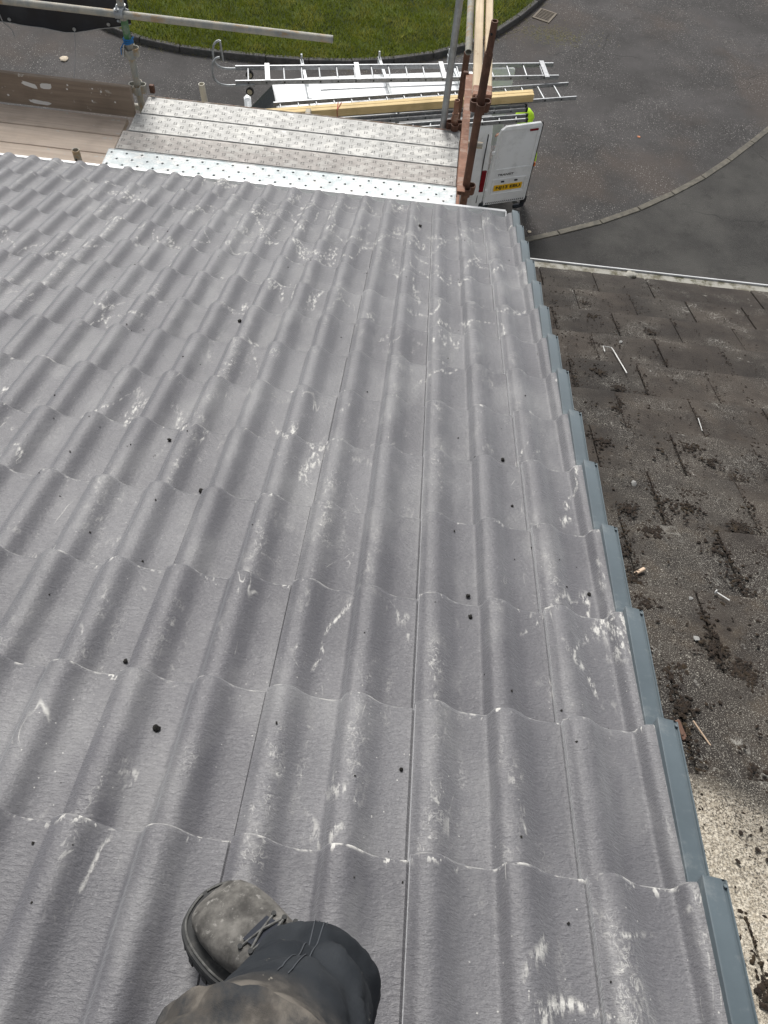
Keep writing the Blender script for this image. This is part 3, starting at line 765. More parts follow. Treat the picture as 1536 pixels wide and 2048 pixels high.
# left standard with green band, inner short standard
LX, LY = -2.553, 5.36
tube_part('standard', (LX, LY, .03), (LX, LY, 7.7), .0242, MAT['tube'])
MAT['green'] = m_rust('green_band_paint', (.05, .17, .06), (.12, .22, .11), (.32, .33, .31), .55)
MAT['blue_cord'] = m_plain('blue_rope', (.02, .16, .42), .7)
MAT['grey_cord'] = m_plain('grey_cord', (.35, .35, .34), .8)
tube_part('paint_band', (LX, LY, 6.32), (LX, LY, 6.47), .0250, MAT['green'], .0007)
ps = []
for k in range(40):
    a = k * .62; ps.append((LX + .031 * cos(a), LY + .031 * sin(a), 6.315 + .012 * sin(k * .3) + k * .0007))
rp = MB().tube(ps, .0052, 6); rp.tube([(LX - .03, LY - .02, 6.32), (LX - .05, LY - .04, 6.29), (LX - .052, LY - .045, 6.25)], .004, 6); rp.tube([(LX + .02, LY - .03, 6.33), (LX + .05, LY - .02, 6.37)], .005, 6)
rp.build('rope', MAT['blue_cord'], scf, smooth=60, org=SO)
MB().tube([(LX - .03, LY - .03, 6.31), (LX - .04, LY - .05, 6.24)], .0035, 6).build('cable_tie', MAT['upvc'], scf, org=SO)
vpress((LX, LY, 6.255), MAT['tube'], scf, SO)
vpress((LX, LY, 5.99), MAT['tube'], scf, SO)
MB().bbox((LX + .10, LY + .015, 5.985), (.035, .03, .06), .004).build('board_clip', MAT['rust'], scf, org=SO)
tube_part('standard', (-2.66, 4.305, .03), (-2.655, 4.305, 6.17), .0242, MAT['tube'])
MB().tube([(-2.656, 4.282, 6.115), (-2.656, 4.277, 6.115)], .006, 10).build('pin_hole_shade', MAT['dark'], scf, org=SO)  # dark disc on the tube wall, shade of an uncut hole
# guard rail and its coupler
RA = Vector((-5.2, 5.30, 6.545)); RB = Vector((-1.093, 5.30, 6.528))
tube_part('guard_rail', RA, RB, .0242, MAT['tube'])
mb = MB()
mb.pipe((LX - .028, 5.30, 6.538), (LX + .030, 5.30, 6.538), .032, .0075); mb.pipe((LX, LY, 6.512), (LX, LY, 6.566), .0315, .007)
for sz in (-1, 1):
    mb.tube([(LX - .006, 5.262, 6.538 + sz * .03), (LX - .006, 5.30, 6.538 + sz * .052)], .008, 8); mb.tube([(LX + .034, LY - .02, 6.538 + sz * .01), (LX + .058, LY - .03, 6.538 + sz * .01)], .009, 6)
mb.bbox((LX, 5.332, 6.538), (.05, .03, .05), .004); mb.build('coupler', MAT['galv'], scf, smooth=35, org=SO)
# cream guard timbers and grey tube at the right end
gt = [((-.113, 4.47, 6.71), (-.138, 6.5, 6.73), .042, .06, 'cream guard timber left of its pair beside the rusty pole'), ((-.045, 4.52, 6.69), (-.072, 6.5, 6.72), .038, .055, 'cream guard timber right of its pair beside the rusty pole')]
for a, b, w_, h_, lb in gt:
    a = Vector(a); b = Vector(b)
    t_ = MB().bar(a, b, w_ * 1.25, h_).build('guard_timber', MAT['creamwood'], None, org=a); tag(t_, lb, 'timber', 'cream guard timbers')
    MB().bar(a + Vector((0, -.012, 0)), a + Vector((0, .10, 0)), w_ * 1.32, h_ * 1.08).build('painted_end', MAT['rust_pale'], t_, org=a)
tube_part('brace', (-.168, 5.25, 6.57), (-.215, 6.5, 6.92), .0245, MAT['tube'])
tube_part('standard', (-.155, 5.86, .03), (-.150, 5.86, 6.25), .0242, MAT['rust'])
# pale tube end behind the deck
tp = MB().pipe((-2.10, 5.60, 5.2), (-2.14, 5.60, 5.93), .0235, .004).build('tube_end', m_plain('cream_tube', (.56, .53, .44), .6, var=.12), scf, smooth=40, org=SO)

# tarpaulin hung behind the guard rail
MAT['tarp'] = m_plain('navy_tarpaulin', (.010, .013, .020), .5, var=.3, scale=5, dirt=(.05, .055, .06), dirt_amt=.25, dscale=2.5)
tv = []; NXT, NZT = 36, 14
def tarp_pt(i, k):
    x = -5.6 + i / NXT * 2.99; t = k / NZT
    zb = 6.30 - .105 * min(1, max(0, (-2.62 - x) / .55)) ** .8 + .008 * sin(x * 5)
    z = zb + t * (6.68 - zb)
    return Vector((x, 5.62 + .02 * sin(x * 7 + 1) * (1 - t) + .012 * sin(x * 17 + t * 3), z))
mb = MB(); rows_ = [[tarp_pt(i, k) for i in range(NXT + 1)] for k in range(NZT + 1)]
bk = [[q + Vector((0, .003, 0)) for q in r] for r in rows_]
mb.loft(rows_, closed=False); mb.loft(bk, closed=False)
mb.loft([rows_[0], bk[0]], closed=False); mb.loft([[r[-1] for r in rows_], [r[-1] for r in bk]], closed=False)
tarp = mb.build('tarpaulin', MAT['tarp'], None, smooth=80, org=Vector((-4.1, 5.62, 6.2)))
tag(tarp, 'dark navy tarpaulin sheet hanging behind the grey guard rail', 'tarpaulin')
TO = Vector((-4.1, 5.62, 6.2))
hem = MB(); hem.tube([q + Vector((0, -.003, .004)) for q in rows_[0]], .003, 6); hem.build('hem', MAT['grey_cord'], tarp, org=TO)
for x in (-3.06, -3.55, -2.75):
    i = round((x + 5.6) / 2.99 * NXT); q = rows_[0][i] + Vector((0, -.006, .03)); MB().tube([q, q + Vector((0, -.004, 0))], .013, 10).build('eyelet', MAT['galv'], tarp, org=TO)
q = rows_[0][round((-3.06 + 5.6) / 2.99 * NXT)] + Vector((0, -.008, .03))
tag(MB().tube([q, (-2.99, 5.45, 6.20), (-2.965, 5.28, 6.12), (-2.962, 5.185, 6.07), (-2.962, 5.18, 6.04)], .0022, 6).build('cord', MAT['grey_cord'], None, org=q), 'thin grey cord tied from the tarpaulin eyelet to the toe board', 'cord')
q = Vector((-3.57, 5.60, 6.30))
tag(MB().tube([q, (-3.55, 5.58, 6.24), (-3.50, 5.58, 6.19), (-3.49, 5.57, 6.15)], .004, 6).build('cord', MAT['grey_cord'], None, org=q), 'frayed white cord end dangling at the left edge of the tarpaulin', 'cord')

# ------------------------------------------------------------------ van
VAN = Vector((.74, 11.9, 0)); VR = radians(15.5)
van = empty('van', VAN, (0, 0, VR)); tag(van, 'white panel van with its rear doors open parked beyond the scaffold', 'van')
VW = 1.76
RING = [(.10, .34), (.0, .42), (-.03, .75), (-.02, 1.15), (.03, 1.55), (.09, 1.84), (.15, 1.955), (.24, 2.02), (.45, 2.05), (.88, 2.06)]
RING = RING + [(VW - y, z) for y, z in reversed(RING[:-1])]
ST = [(0.0, 2.03, 0), (-.04, 2.05, 0), (-.9, 2.06, 0), (-1.9, 2.065, 0), (-2.9, 2.06, .0), (-3.25, 2.035, .01), (-3.42, 1.985, .02), (-3.70, 1.70, .05), (-3.98, 1.385, .05), (-4.08, 1.30, .05), (-4.4, 1.17, .07), (-4.65, 1.02, .11), (-4.76, .80, .16), (-4.78, .45, .2)]
def vring(x, zr, pin, inset=0):
    out = []
    for y, z in RING:
        zz = .34 + (z - .34) * (zr - .34) / (2.06 - .34)
        yy = VW / 2 + (y - VW / 2) * (1 - pin)
        if inset: yy = VW / 2 + (yy - VW / 2) * (1 - inset / (VW / 2)); zz = 1.2 + (zz - 1.2) * (1 - inset / .86)
        out.append(Vector((x, yy, zz)))
    return out
mb = MB(); rr_ = [vring(-.10, 2.02, 0, .085), vring(0, 2.03, 0, .06)] + [vring(*s) for s in ST]
mb.loft(rr_, cap=False); n_ = len(RING); b0 = (len(rr_) - 1) * n_; mb.f.append(list(range(b0, b0 + n_)))
body = mb.build('body', MAT['white_paint'], van, smooth=35)
mb = MB(); mb.loft([vring(-.10, 2.02, 0, .085), vring(-1.9, 2.02, 0, .1)], cap=False); mb.f.append(list(range(n_, 2 * n_)))
mb.build('cargo_lining', m_plain('cargo_lining', (.10, .10, .10), .8), van)
# roof ribs
for y in (.45, .66, 1.10, 1.31):
    MB().bar((-.25, y, 2.062), (-2.7, y, 2.067), .05, .012).build('roof_rib', MAT['white_paint'], van)
# windscreen, side window, lamps, bumper, grille, wheels
def vsurf(x0, zr0, x1, zr1, y0, y1, off=.006): return None
mb = MB(); A = []
for t in (0, .33, .66, 1):
    x = -3.44 - t * .53; z = 1.962 - t * .585
    A.append([Vector((x - .008, VW / 2 + s * (.60 + .13 * t) , z + .035 - .06 * abs(s) ** 3 )) for s in (-1, -.6, -.2, .2, .6, 1)])
mb.loft(A, closed=False); mb.build('windscreen', MAT['glass'], van, smooth=60)
for s, y in ((-1, 0), (1, VW)):
    ys = lambda q: y + s * (.012 if s > 0 else .012) - s * q
    MB().add([(-2.55, ys(.02), 1.22), (-3.72, ys(.03), 1.22), (-3.50, ys(.08), 1.66), (-3.28, ys(.11), 1.80), (-2.55, ys(.095), 1.80)], [(0, 1, 2, 3, 4)]).build('side_window', MAT['glass'], van)
    MB().bbox((-3.85, y + s * .21, 1.36), (.12, .16, .24), .04).build('mirror', MAT['white_paint'], van)
    mb = MB(); mb.tube([(-3.9, y - s * .06, .36), (-3.9, y - s * .27, .36)], .34, 24); w1 = mb.build('wheel', MAT['rubber'], van, smooth=40); MB().tube([(-3.9, y - s * .055, .36), (-3.9, y - s * .1, .36)], .2, 20).build('rim', MAT['galv'], w1)
    mb = MB(); mb.tube([(-.95, y - s * .06, .36), (-.95, y - s * .27, .36)], .34, 24); w1 = mb.build('wheel', MAT['rubber'], van, smooth=40); MB().tube([(-.95, y - s * .055, .36), (-.95, y - s * .1, .36)], .2, 20).build('rim', MAT['galv'], w1)
    MB().bbox((-.055, y + s * .012, .98), (.09, .05, .42), .012).build('tail_lamp', MAT['red_lens'], van)
    MB().bbox((-4.6, y - s * .26, .88), (.16, .3, .2), .05).build('headlamp', MAT['alu'], van)
MB().bbox((.05, VW / 2, .46), (.20, VW + .06, .2), .03).build('rear_bumper', m_plain('bumper_plastic', (.022, .03, .036), .55), van)
MB().bbox((.03, -.005, .33), (.14, .10, .05), .01).build('bumper_corner', MAT['white_paint'], van)
MB().bbox((-4.76, VW / 2, .45), (.16, VW - .3, .24), .05).build('front_bumper', MAT['black_plastic'], van)
MB().bbox((-1.6, -.034, .78), (2.2, .02, .05), .008).build('side_moulding', MAT['white_paint'], van)
mb = MB(); mb.bbox((-.10, -.012, 1.2), (.012, .03, 1.3), .003); mb.build('body_seam', MAT['black_plastic'], van)
for x in (-.42, -1.62, -2.92):
    mb = MB(); mb.bar((x, .02, 2.185), (x, VW - .02, 2.185), .05, .035)
    for y in (.07, VW - .07): mb.bbox((x, y, 2.10), (.06, .03, .16), .006)
    for y in (.04, VW - .04): mb.bbox((x, y, 2.24), (.03, .03, .11), .004)
    mb.build('roof_bar', MAT['galv'], van)

def text_mesh(txt, width, height, depth=.002, off=.0, shear=0.0):
    cu = bpy.data.curves.new('lettering', 'FONT'); cu.body = txt; cu.size = 1; cu.extrude = 0; cu.offset = off; cu.shear = shear; cu.resolution_u = 3
    to = bpy.data.objects.new('lettering', cu); col.objects.link(to)
    dg = bpy.context.evaluated_depsgraph_get(); me = bpy.data.meshes.new_from_object(to.evaluated_get(dg))
    bpy.data.objects.remove(to)
    xs = [v.co.x for v in me.vertices]; ys = [v.co.y for v in me.vertices]; x0, x1, y0, y1 = min(xs), max(xs), min(ys), max(ys)
    for v in me.vertices: v.co = Vector(((v.co.x - (x0 + x1) / 2) / (x1 - x0) * width, 0, (v.co.y - (y0 + y1) / 2) / (y1 - y0) * height))
    me.materials.clear()
    return me
def rear_door(name, y, ang, w, plate):
    """x along the width from the hinge, -y the outer face"""
    d = link_mesh(name, None, None, van, (0.03, y, 0), (0, 0, ang)) if False else None
    Z0, Z1 = .50, 1.965
    out = [(0.0, Z0), (w - .02, Z0), (w, Z0 + .03), (w, Z1 - .03), (w - .03, Z1), (.16, Z1 - .005), (.085, Z1 - .06), (.05, Z1 - .17), (.02, 1.4), (0, 1.1)]
    n = len(out); mb = MB()
    c = Vector((w / 2, 0, 1.2)); 
    ins = [(c.x + (x - c.x) * .965, c.z + (z - c.z) * .98) for x, z in out]
    rings = [[Vector((x, .025, z)) for x, z in out], [Vector((x, -.018, z)) for x, z in out], [Vector((x, -.028, z)) for x, z in ins]]
    mb.loft(rings)
    s_ = 1 if plate else -1
    o = mb.build(name, MAT['white_paint'], van, smooth=30, loc=(.03, y, 0), rot=(0, 0, ang))
    return o
dn = rear_door('rear_door', -.012, radians(6.5), .80, True)
dn['label'] = 'open rear door with yellow number plate'
DW = .80
def rbox(x0, x1, z0, z1, y, t, b, name, mat, parent): return MB().bbox(((x0 + x1) / 2, y, (z0 + z1) / 2), (x1 - x0, t, z1 - z0), b).build(name, mat, parent)
# raised borders around the recessed panels on the outer face
mb = MB()
for (x0, x1, z0, z1) in ((.055, .775, 1.175, 1.205), (.075, .775, 1.885, 1.925)): mb.bbox(((x0 + x1) / 2, -.031, (z0 + z1) / 2), (x1 - x0, .012, z1 - z0), .005)
mb.bbox((.745, -.031, 1.545), (.04, .012, .70), .005); mb.add([Vector((.062, -.037, 1.20)), Vector((.10, -.037, 1.20)), Vector((.135, -.037, 1.90)), Vector((.10, -.037, 1.90)), Vector((.055, -.026, 1.20)), Vector((.107, -.026, 1.20)), Vector((.142, -.026, 1.90)), Vector((.093, -.026, 1.90))], [(0, 1, 2, 3), (0, 3, 7, 4), (1, 5, 6, 2)])
for (x0, x1, z0, z1) in ((.085, .725, .985, 1.010), (.085, .725, .705, .725), (.085, .105, .72, .99), (.705, .725, .72, .99)): mb.bbox(((x0 + x1) / 2, -.031, (z0 + z1) / 2), (x1 - x0, .014, z1 - z0), .005)
mb.build('panel_moulding', MAT['white_paint'], dn)
pl = rbox(.135, .665, .775, .890, -.034, .012, .003, 'number_plate', MAT['plate'], dn)
link_mesh('registration', text_mesh('NJ13 EBU', .455, .076, off=.035), MAT['ink'], dn, (.40, -.0415, .8325))
link_mesh('badge', text_mesh('TRANSIT', .30, .042, off=.03, shear=.15), MAT['ink'], dn, (.315, -.0300, 1.085))
rbox(.585, .735, 1.845, 1.885, -.032, .02, .006, 'brake_lamp', MAT['red_lens'], dn)
for x in (.25, .50): rbox(x, x + .06, .935, .965, -.036, .02, .006, 'plate_lamp', MAT['black_plastic'], dn)
for z_h in (.78, 1.50): rbox(-.025, .03, z_h, z_h + .05, -.03, .03, .006, 'hinge', MAT['white_paint'], dn)
rbox(.802, .812, .50, 1.96, .0, .05, .002, 'door_seal', MAT['rubber'], dn)
rbox(.815, .845, 1.16, 1.23, .0, .05, .006, 'reflector', MAT['amber'], dn)
rbox(.77, .85, .42, .56, .03, .10, .02, 'door_check', MAT['rubber'], dn)
mb = MB()
for i in range(19):
    x = .03 + i * .039; mb.add([(x, -.0300, .525), (x + .019, -.0300, .525), (x + .030, -.0300, .556), (x + .011, -.0300, .556)], [(0, 1, 2, 3)])
mb.build('vent_slot', MAT['ink'], dn)
do_ = rear_door('rear_door', VW - .02, radians(-6), .76, False); do_['label'] = 'far rear door showing its inner panel'
MB().bbox((.42, .032, 1.55), (.52, .02, .62), .04).build('inner_panel', m_plain('grey_door_card', (.38, .42, .43), .6, var=.08), do_)

# ------------------------------------------------------------------ ladders and timber on the rack
def ladder(name, label, A0, A1, B0, B1, z, rw=.028, rh=.07, rung0=.12, step=.28, mat='alu', ends=None):
    A0, A1, B0, B1 = [Vector((*q, z)) for q in (A0, A1, B0, B1)]
    L = empty(name, A0); tag(L, label, 'ladder', 'ladders on the van rack'); O = L.location
    up = (0, 0, 1)
    for a, b in ((A0, A1), (B0, B1)):
        r = MB().bar(a, b, rw, rh).build('rail', MAT[mat], L, org=O)
        d = (b - a).normalized(); n_ = Vector((d.y, -d.x, 0)); n = int(((b - a).length - rung0) / step) + 1
        mb = MB()
        for i in range(n):
            p_ = a + d * (rung0 + i * step); mb.tube([p_ + n_ * (rw / 2 - .002), p_ + n_ * (rw / 2 + .004)], .014, 8)
        mb.build('rung_plug', MAT['black_plastic'], r, org=O)['kind'] = 'stuff'
    d = (A1 - A0).normalized(); n = int(((A1 - A0).length - rung0) / step) + 1
    e = (B1 - B0).normalized()
    for i in range(n):
        MB().tube([A0 + d * (rung0 + i * step), B0 + e * (rung0 + i * step)], .015, 8).build('rung', MAT[mat], L, smooth=50, org=O)
    if ends:
        for q in (A0, A1, B0, B1): MB().bbox(q, (.05, rw * 1.3, rh * 1.15), .006).build('end_cap', MAT['rubber'], L, org=O)
    return L
L1 = ladder('roof_ladder', 'aluminium roof ladder with ridge hooks and wheels at its left end', (-3.47, 12.02), (1.60, 13.15), (-3.39, 11.62), (1.68, 12.80), 2.38, rung0=.20)
d1 = Vector((.976, .2175, 0)); l1 = Vector((-.2175, .976, 0)); O1 = L1.location
for t in (.50, 1.92, 3.30, 4.99):
    p_ = Vector((-3.47, 12.02, 2.425)) + d1 * t; q_ = Vector((-3.39, 11.62, 2.425)) + d1 * t
    MB().bar(q_ - l1 * .03, p_ + l1 * .04, .075, .012).build('bracket', MAT['alu'], L1, org=O1)
for base in (Vector((-3.47, 12.02, 2.37)), Vector((-3.39, 11.60, 2.35))):
    P = [base + d1 * .30, base + d1 * .10, base - d1 * .12, base - d1 * .24 + Vector((0, 0, .03)), base - d1 * .31 + Vector((0, 0, .11)), base - d1 * .32 + Vector((0, 0, .22)), base - d1 * .30 + Vector((0, 0, .34)), base - d1 * .25 + Vector((0, 0, .41)), base - d1 * .19 + Vector((0, 0, .43))]
    MB().tube(catmull(P, 5), .0165, 10).build('hook', MAT['galv'], L1, smooth=60, org=O1)
    w_ = MB().tube([base + d1 * .22 + Vector((.0, -.035, -.09)), base + d1 * .22 + Vector((0, .0, -.09))], .062, 20).build('wheel', MAT['rubber'], L1, smooth=40, org=O1)
    MB().tube([base + d1 * .22 + Vector((.0, -.042, -.09)), base + d1 * .22 + Vector((0, -.03, -.09))], .040, 16).build('hub', m_plain('cream_hub', (.42, .38, .27), .6), w_, org=O1)
hb = Vector((-3.47, 12.02, 2.37)) - d1 * .19 + Vector((0, 0, .43)); MB().tube([hb, hb + Vector((.02, -.02, -.30))], .0165, 10).build('hook_stay', MAT['galv'], L1, org=O1)
ladder('ladder', 'long aluminium ladder between the roof ladder and the pine timbers', (-2.75, 11.30), (1.86, 12.775), (-2.63, 10.925), (1.98, 12.40), 2.30, .026, .06, .10)
for i, (off_, lb) in enumerate(((0, 'length of pale new pine lying farther in the pair on the rack'), (-.078, 'length of pale new pine lying nearer in the pair on the rack'))):
    a = Vector((-2.9, 10.86 + off_, 2.385)); b = Vector((1.245 + .01 * i, 12.215 + off_, 2.385))
    d = (b - a); R = math.atan2(d.y, d.x)
    tag(MB().bbox((0, 0, 0), (d.length, .072, .12), .004).build('timber', MAT['newwood'], None, loc=(a + b) / 2, rot=(0, 0, R)), lb, 'timber', 'pine timbers on the van rack')
mb = MB(); p_ = Vector((-1.75, 11.235, 2.45)); 
st_ = MB().tube([p_ + Vector((0, .06, 0)), p_ + Vector((.01, -.145, 0)), p_ + Vector((.015, -.147, -.12))], .006, 6); st_.tube([p_ + Vector((.05, .06, 0)), p_ + Vector((.01, -.145, 0))], .006, 6)
tag(st_.build('strap', m_plain('red_strap', (.35, .05, .03), .7), None, org=p_), 'thin red strap tied over the pine timbers', 'strap')
ladder('ladder', 'stacked aluminium extension ladder on the rack, upper row nearest the open door', (-2.9, 10.72), (1.16, 12.04), (-2.9, 10.62), (1.17, 11.945), 2.28, .024, .062, .1, ends=True)
ladder('ladder', 'stacked aluminium extension ladder on the rack, outermost towards the house', (-2.9, 10.52), (1.18, 11.85), (-2.9, 10.40), (1.18, 11.73), 2.24, .024, .062, .2, ends=True)

# ------------------------------------------------------------------ people
def skin_mesh(name, V, E, mat, parent, sub=2, root=None, org=(0, 0, 0)):
    keys = list(V); me = bpy.data.meshes.new(name); O = Vector(org)
    me.from_pydata([tuple(Vector(V[k][0]) - O) for k in keys], [(keys.index(a), keys.index(b)) for a, b in E], [])
    o = bpy.data.objects.new(name, me); col.objects.link(o); o.parent = parent
    o.modifiers.new('skin', 'SKIN')
    for i, k in enumerate(keys):
        r = V[k][1]; me.skin_vertices[0].data[i].radius = r if isinstance(r, tuple) else (r, r); me.skin_vertices[0].data[i].use_root = (k == root)
    s = o.modifiers.new('sub', 'SUBSURF'); s.levels = sub; s.render_levels = sub
    dg = bpy.context.evaluated_depsgraph_get(); m2 = bpy.data.meshes.new_from_object(o.evaluated_get(dg)); o.modifiers.clear(); o.data = m2; m2.name = name
    m2.materials.clear(); m2.materials.append(mat)
    for p_ in m2.polygons: p_.use_smooth = True
    return o
def hand(V, E, key, wrist, d, side, curl, r=.009):
    """palm and five fingers: d along the hand, side towards the thumb, curl where fingertips bend"""
    wrist = Vector(wrist); d = Vector(d).normalized(); side = Vector(side).normalized(); curl = Vector(curl).normalized()
    V[key + 'p'] = (wrist + d * .05, (.032, .018)); E.append((key, key + 'p'))
    for i, (o_, L) in enumerate(((.028, .078), (.010, .088), (-.009, .082), (-.027, .066))):
        b = wrist + d * .095 + side * o_; k = f'{key}f{i}'
        V[k + 'a'] = (b, r * 1.1); V[k + 'b'] = (b + d * L * .45 + curl * L * .15, r); V[k + 'c'] = (b + d * L * .62 + curl * L * .55, r * .85)
        E += [(key + 'p', k + 'a'), (k + 'a', k + 'b'), (k + 'b', k + 'c')]
    V[key + 't1'] = (wrist + d * .045 + side * .042, r * 1.2); V[key + 't2'] = (wrist + d * .085 + side * .058 + curl * .02, r)
    E += [(key + 'p', key + 't1'), (key + 't1', key + 't2')]

# worker in hi-vis behind the open door, bent into the back of the van
W0 = Vector((1.50, 12.68, .13)); wk = empty('person', W0); tag(wk, 'person in bright yellow hooded hi-vis jacket behind the open van door', 'person')
V = {}; E_ = []
def w_(x, y, z): return W0 + Vector((x, y, z))
V['pel'] = (w_(.02, 0, .95), (.15, .11)); V['bel'] = (w_(-.02, 0, 1.12), (.15, .11)); V['ch'] = (w_(-.12, 0, 1.34), (.17, .12)); V['nk'] = (w_(-.20, -.01, 1.47), .07); V['hd'] = (w_(-.25, -.02, 1.58), .10); V['ht'] = (w_(-.25, -.02, 1.66), .085)
E_ += [('pel', 'bel'), ('bel', 'ch'), ('ch', 'nk'), ('nk', 'hd'), ('hd', 'ht')]
for s, t in ((-1, 'l'), (1, 'r')):
    V['sh' + t] = (w_(-.13, s * .19, 1.40), .075); V['el' + t] = (w_(-.28, s * .24, 1.18), .055); V['wr' + t] = (w_(-.50, s * .17, 1.12), .038)
    E_ += [('ch', 'sh' + t), ('sh' + t, 'el' + t), ('el' + t, 'wr' + t)]
    hand(V, E_, 'wr' + t, V['wr' + t][0], (-1, 0, 0), (0, -s, 0), (0, 0, -1))
    V['hp' + t] = (w_(.03, s * .10, .88), .10); V['kn' + t] = (w_(-.01, s * .11, .50), .075); V['an' + t] = (w_(.06, s * .11, -.03), .05); V['to' + t] = (w_(-.12, s * .13, -.085), .045)
    E_ += [('pel', 'hp' + t), ('hp' + t, 'kn' + t), ('kn' + t, 'an' + t), ('an' + t, 'to' + t)]
wb = skin_mesh('body', V, E_, MAT['hivis'], wk, 2, 'pel', W0)
wb.data.materials.append(MAT['navy']); wb.data.materials.append(MAT['skin'])
for p_ in wb.data.polygons:
    c = p_.center
    if c.z < .86: p_.material_index = 1
    elif c.x < -.50 and c.z < 1.3: p_.material_index = 2
mb = MB(); hc = Vector((-.24, -.02, 1.60)); rings = []
for i in range(1, 9):
    th = pi * i / 10.5; R = []
    for k in range(16):
        ph = 2 * pi * k / 16; q = 1 + .12 * mnoise.noise(Vector((cos(ph) * 2, sin(ph) * 2, i * .5)))
        R.append(hc + Vector((sin(th) * cos(ph) * .16 * q, sin(th) * sin(ph) * .15 * q, cos(th) * .15)))
    rings.append(R)
mb.loft(rings); mb.build('hood', MAT['hivis'], wk, smooth=70)

# the photographer: one boot on the tiles, the trouser leg below the camera
gmt = G('dark_work_trousers', .85, .25); p = gmt.obj(); z_ = gmt.sep(p)[2]
wv = gmt.noise(gmt.map(p, (1, 1, 1)), 900, 2)
dm = gmt.mul(gmt.mr(z_, .42, .50), gmt.mr(gmt.noise(p, 16, 6, .65), .30, .58))
cl_ = gmt.mix(gmt.mr(gmt.noise(p, 9, 5), .35, .7), (.013, .016, .020), (.030, .034, .039))
cl_ = gmt.mix(gmt.mul(dm, .85), cl_, gmt.mix(gmt.mr(gmt.noise(p, 30, 5), .4, .62), (.072, .064, .055), (.17, .152, .13)))
cl_ = gmt.mix(gmt.mul(gmt.mr(gmt.noise(gmt.map(p, (1, 1, .6), (2, 3, 4)), 34, 4, .6, .5), .69, .72), .6), cl_, (.26, .24, .20))
MAT['trouser'] = gmt.out(cl_, None, gmt.bump(gmt.math('ADD', wv, gmt.mul(gmt.noise(p, 40, 5), 3.0)), .35, .0015))
gb = G('dusty_grey_nubuck', .85, .25); p = gb.obj(); f = gb.noise(p, 22, 7, .65)
cb = gb.mix(gb.mr(f, .32, .66), (.045, .043, .040), (.155, .148, .136)); cb = gb.mix(gb.mr(gb.noise(p, 70, 5, .7), .56, .7, 0, .6), cb, (.30, .29, .27))
MAT['nubuck'] = gb.out(cb, None, gb.bump(gb.noise(p, 160, 4), .3, .001))
MAT['sole'] = m_plain('dusty_sole', (.030, .031, .031), .85, var=.3, scale=40, dirt=(.13, .125, .115), dirt_amt=.6, dscale=25)
MAT['lace'] = m_plain('dusty_lace', (.10, .10, .095), .9, var=.4, scale=90)
MAT['seam'] = m_plain('seam_thread', (.05, .056, .064), .9, var=.2)

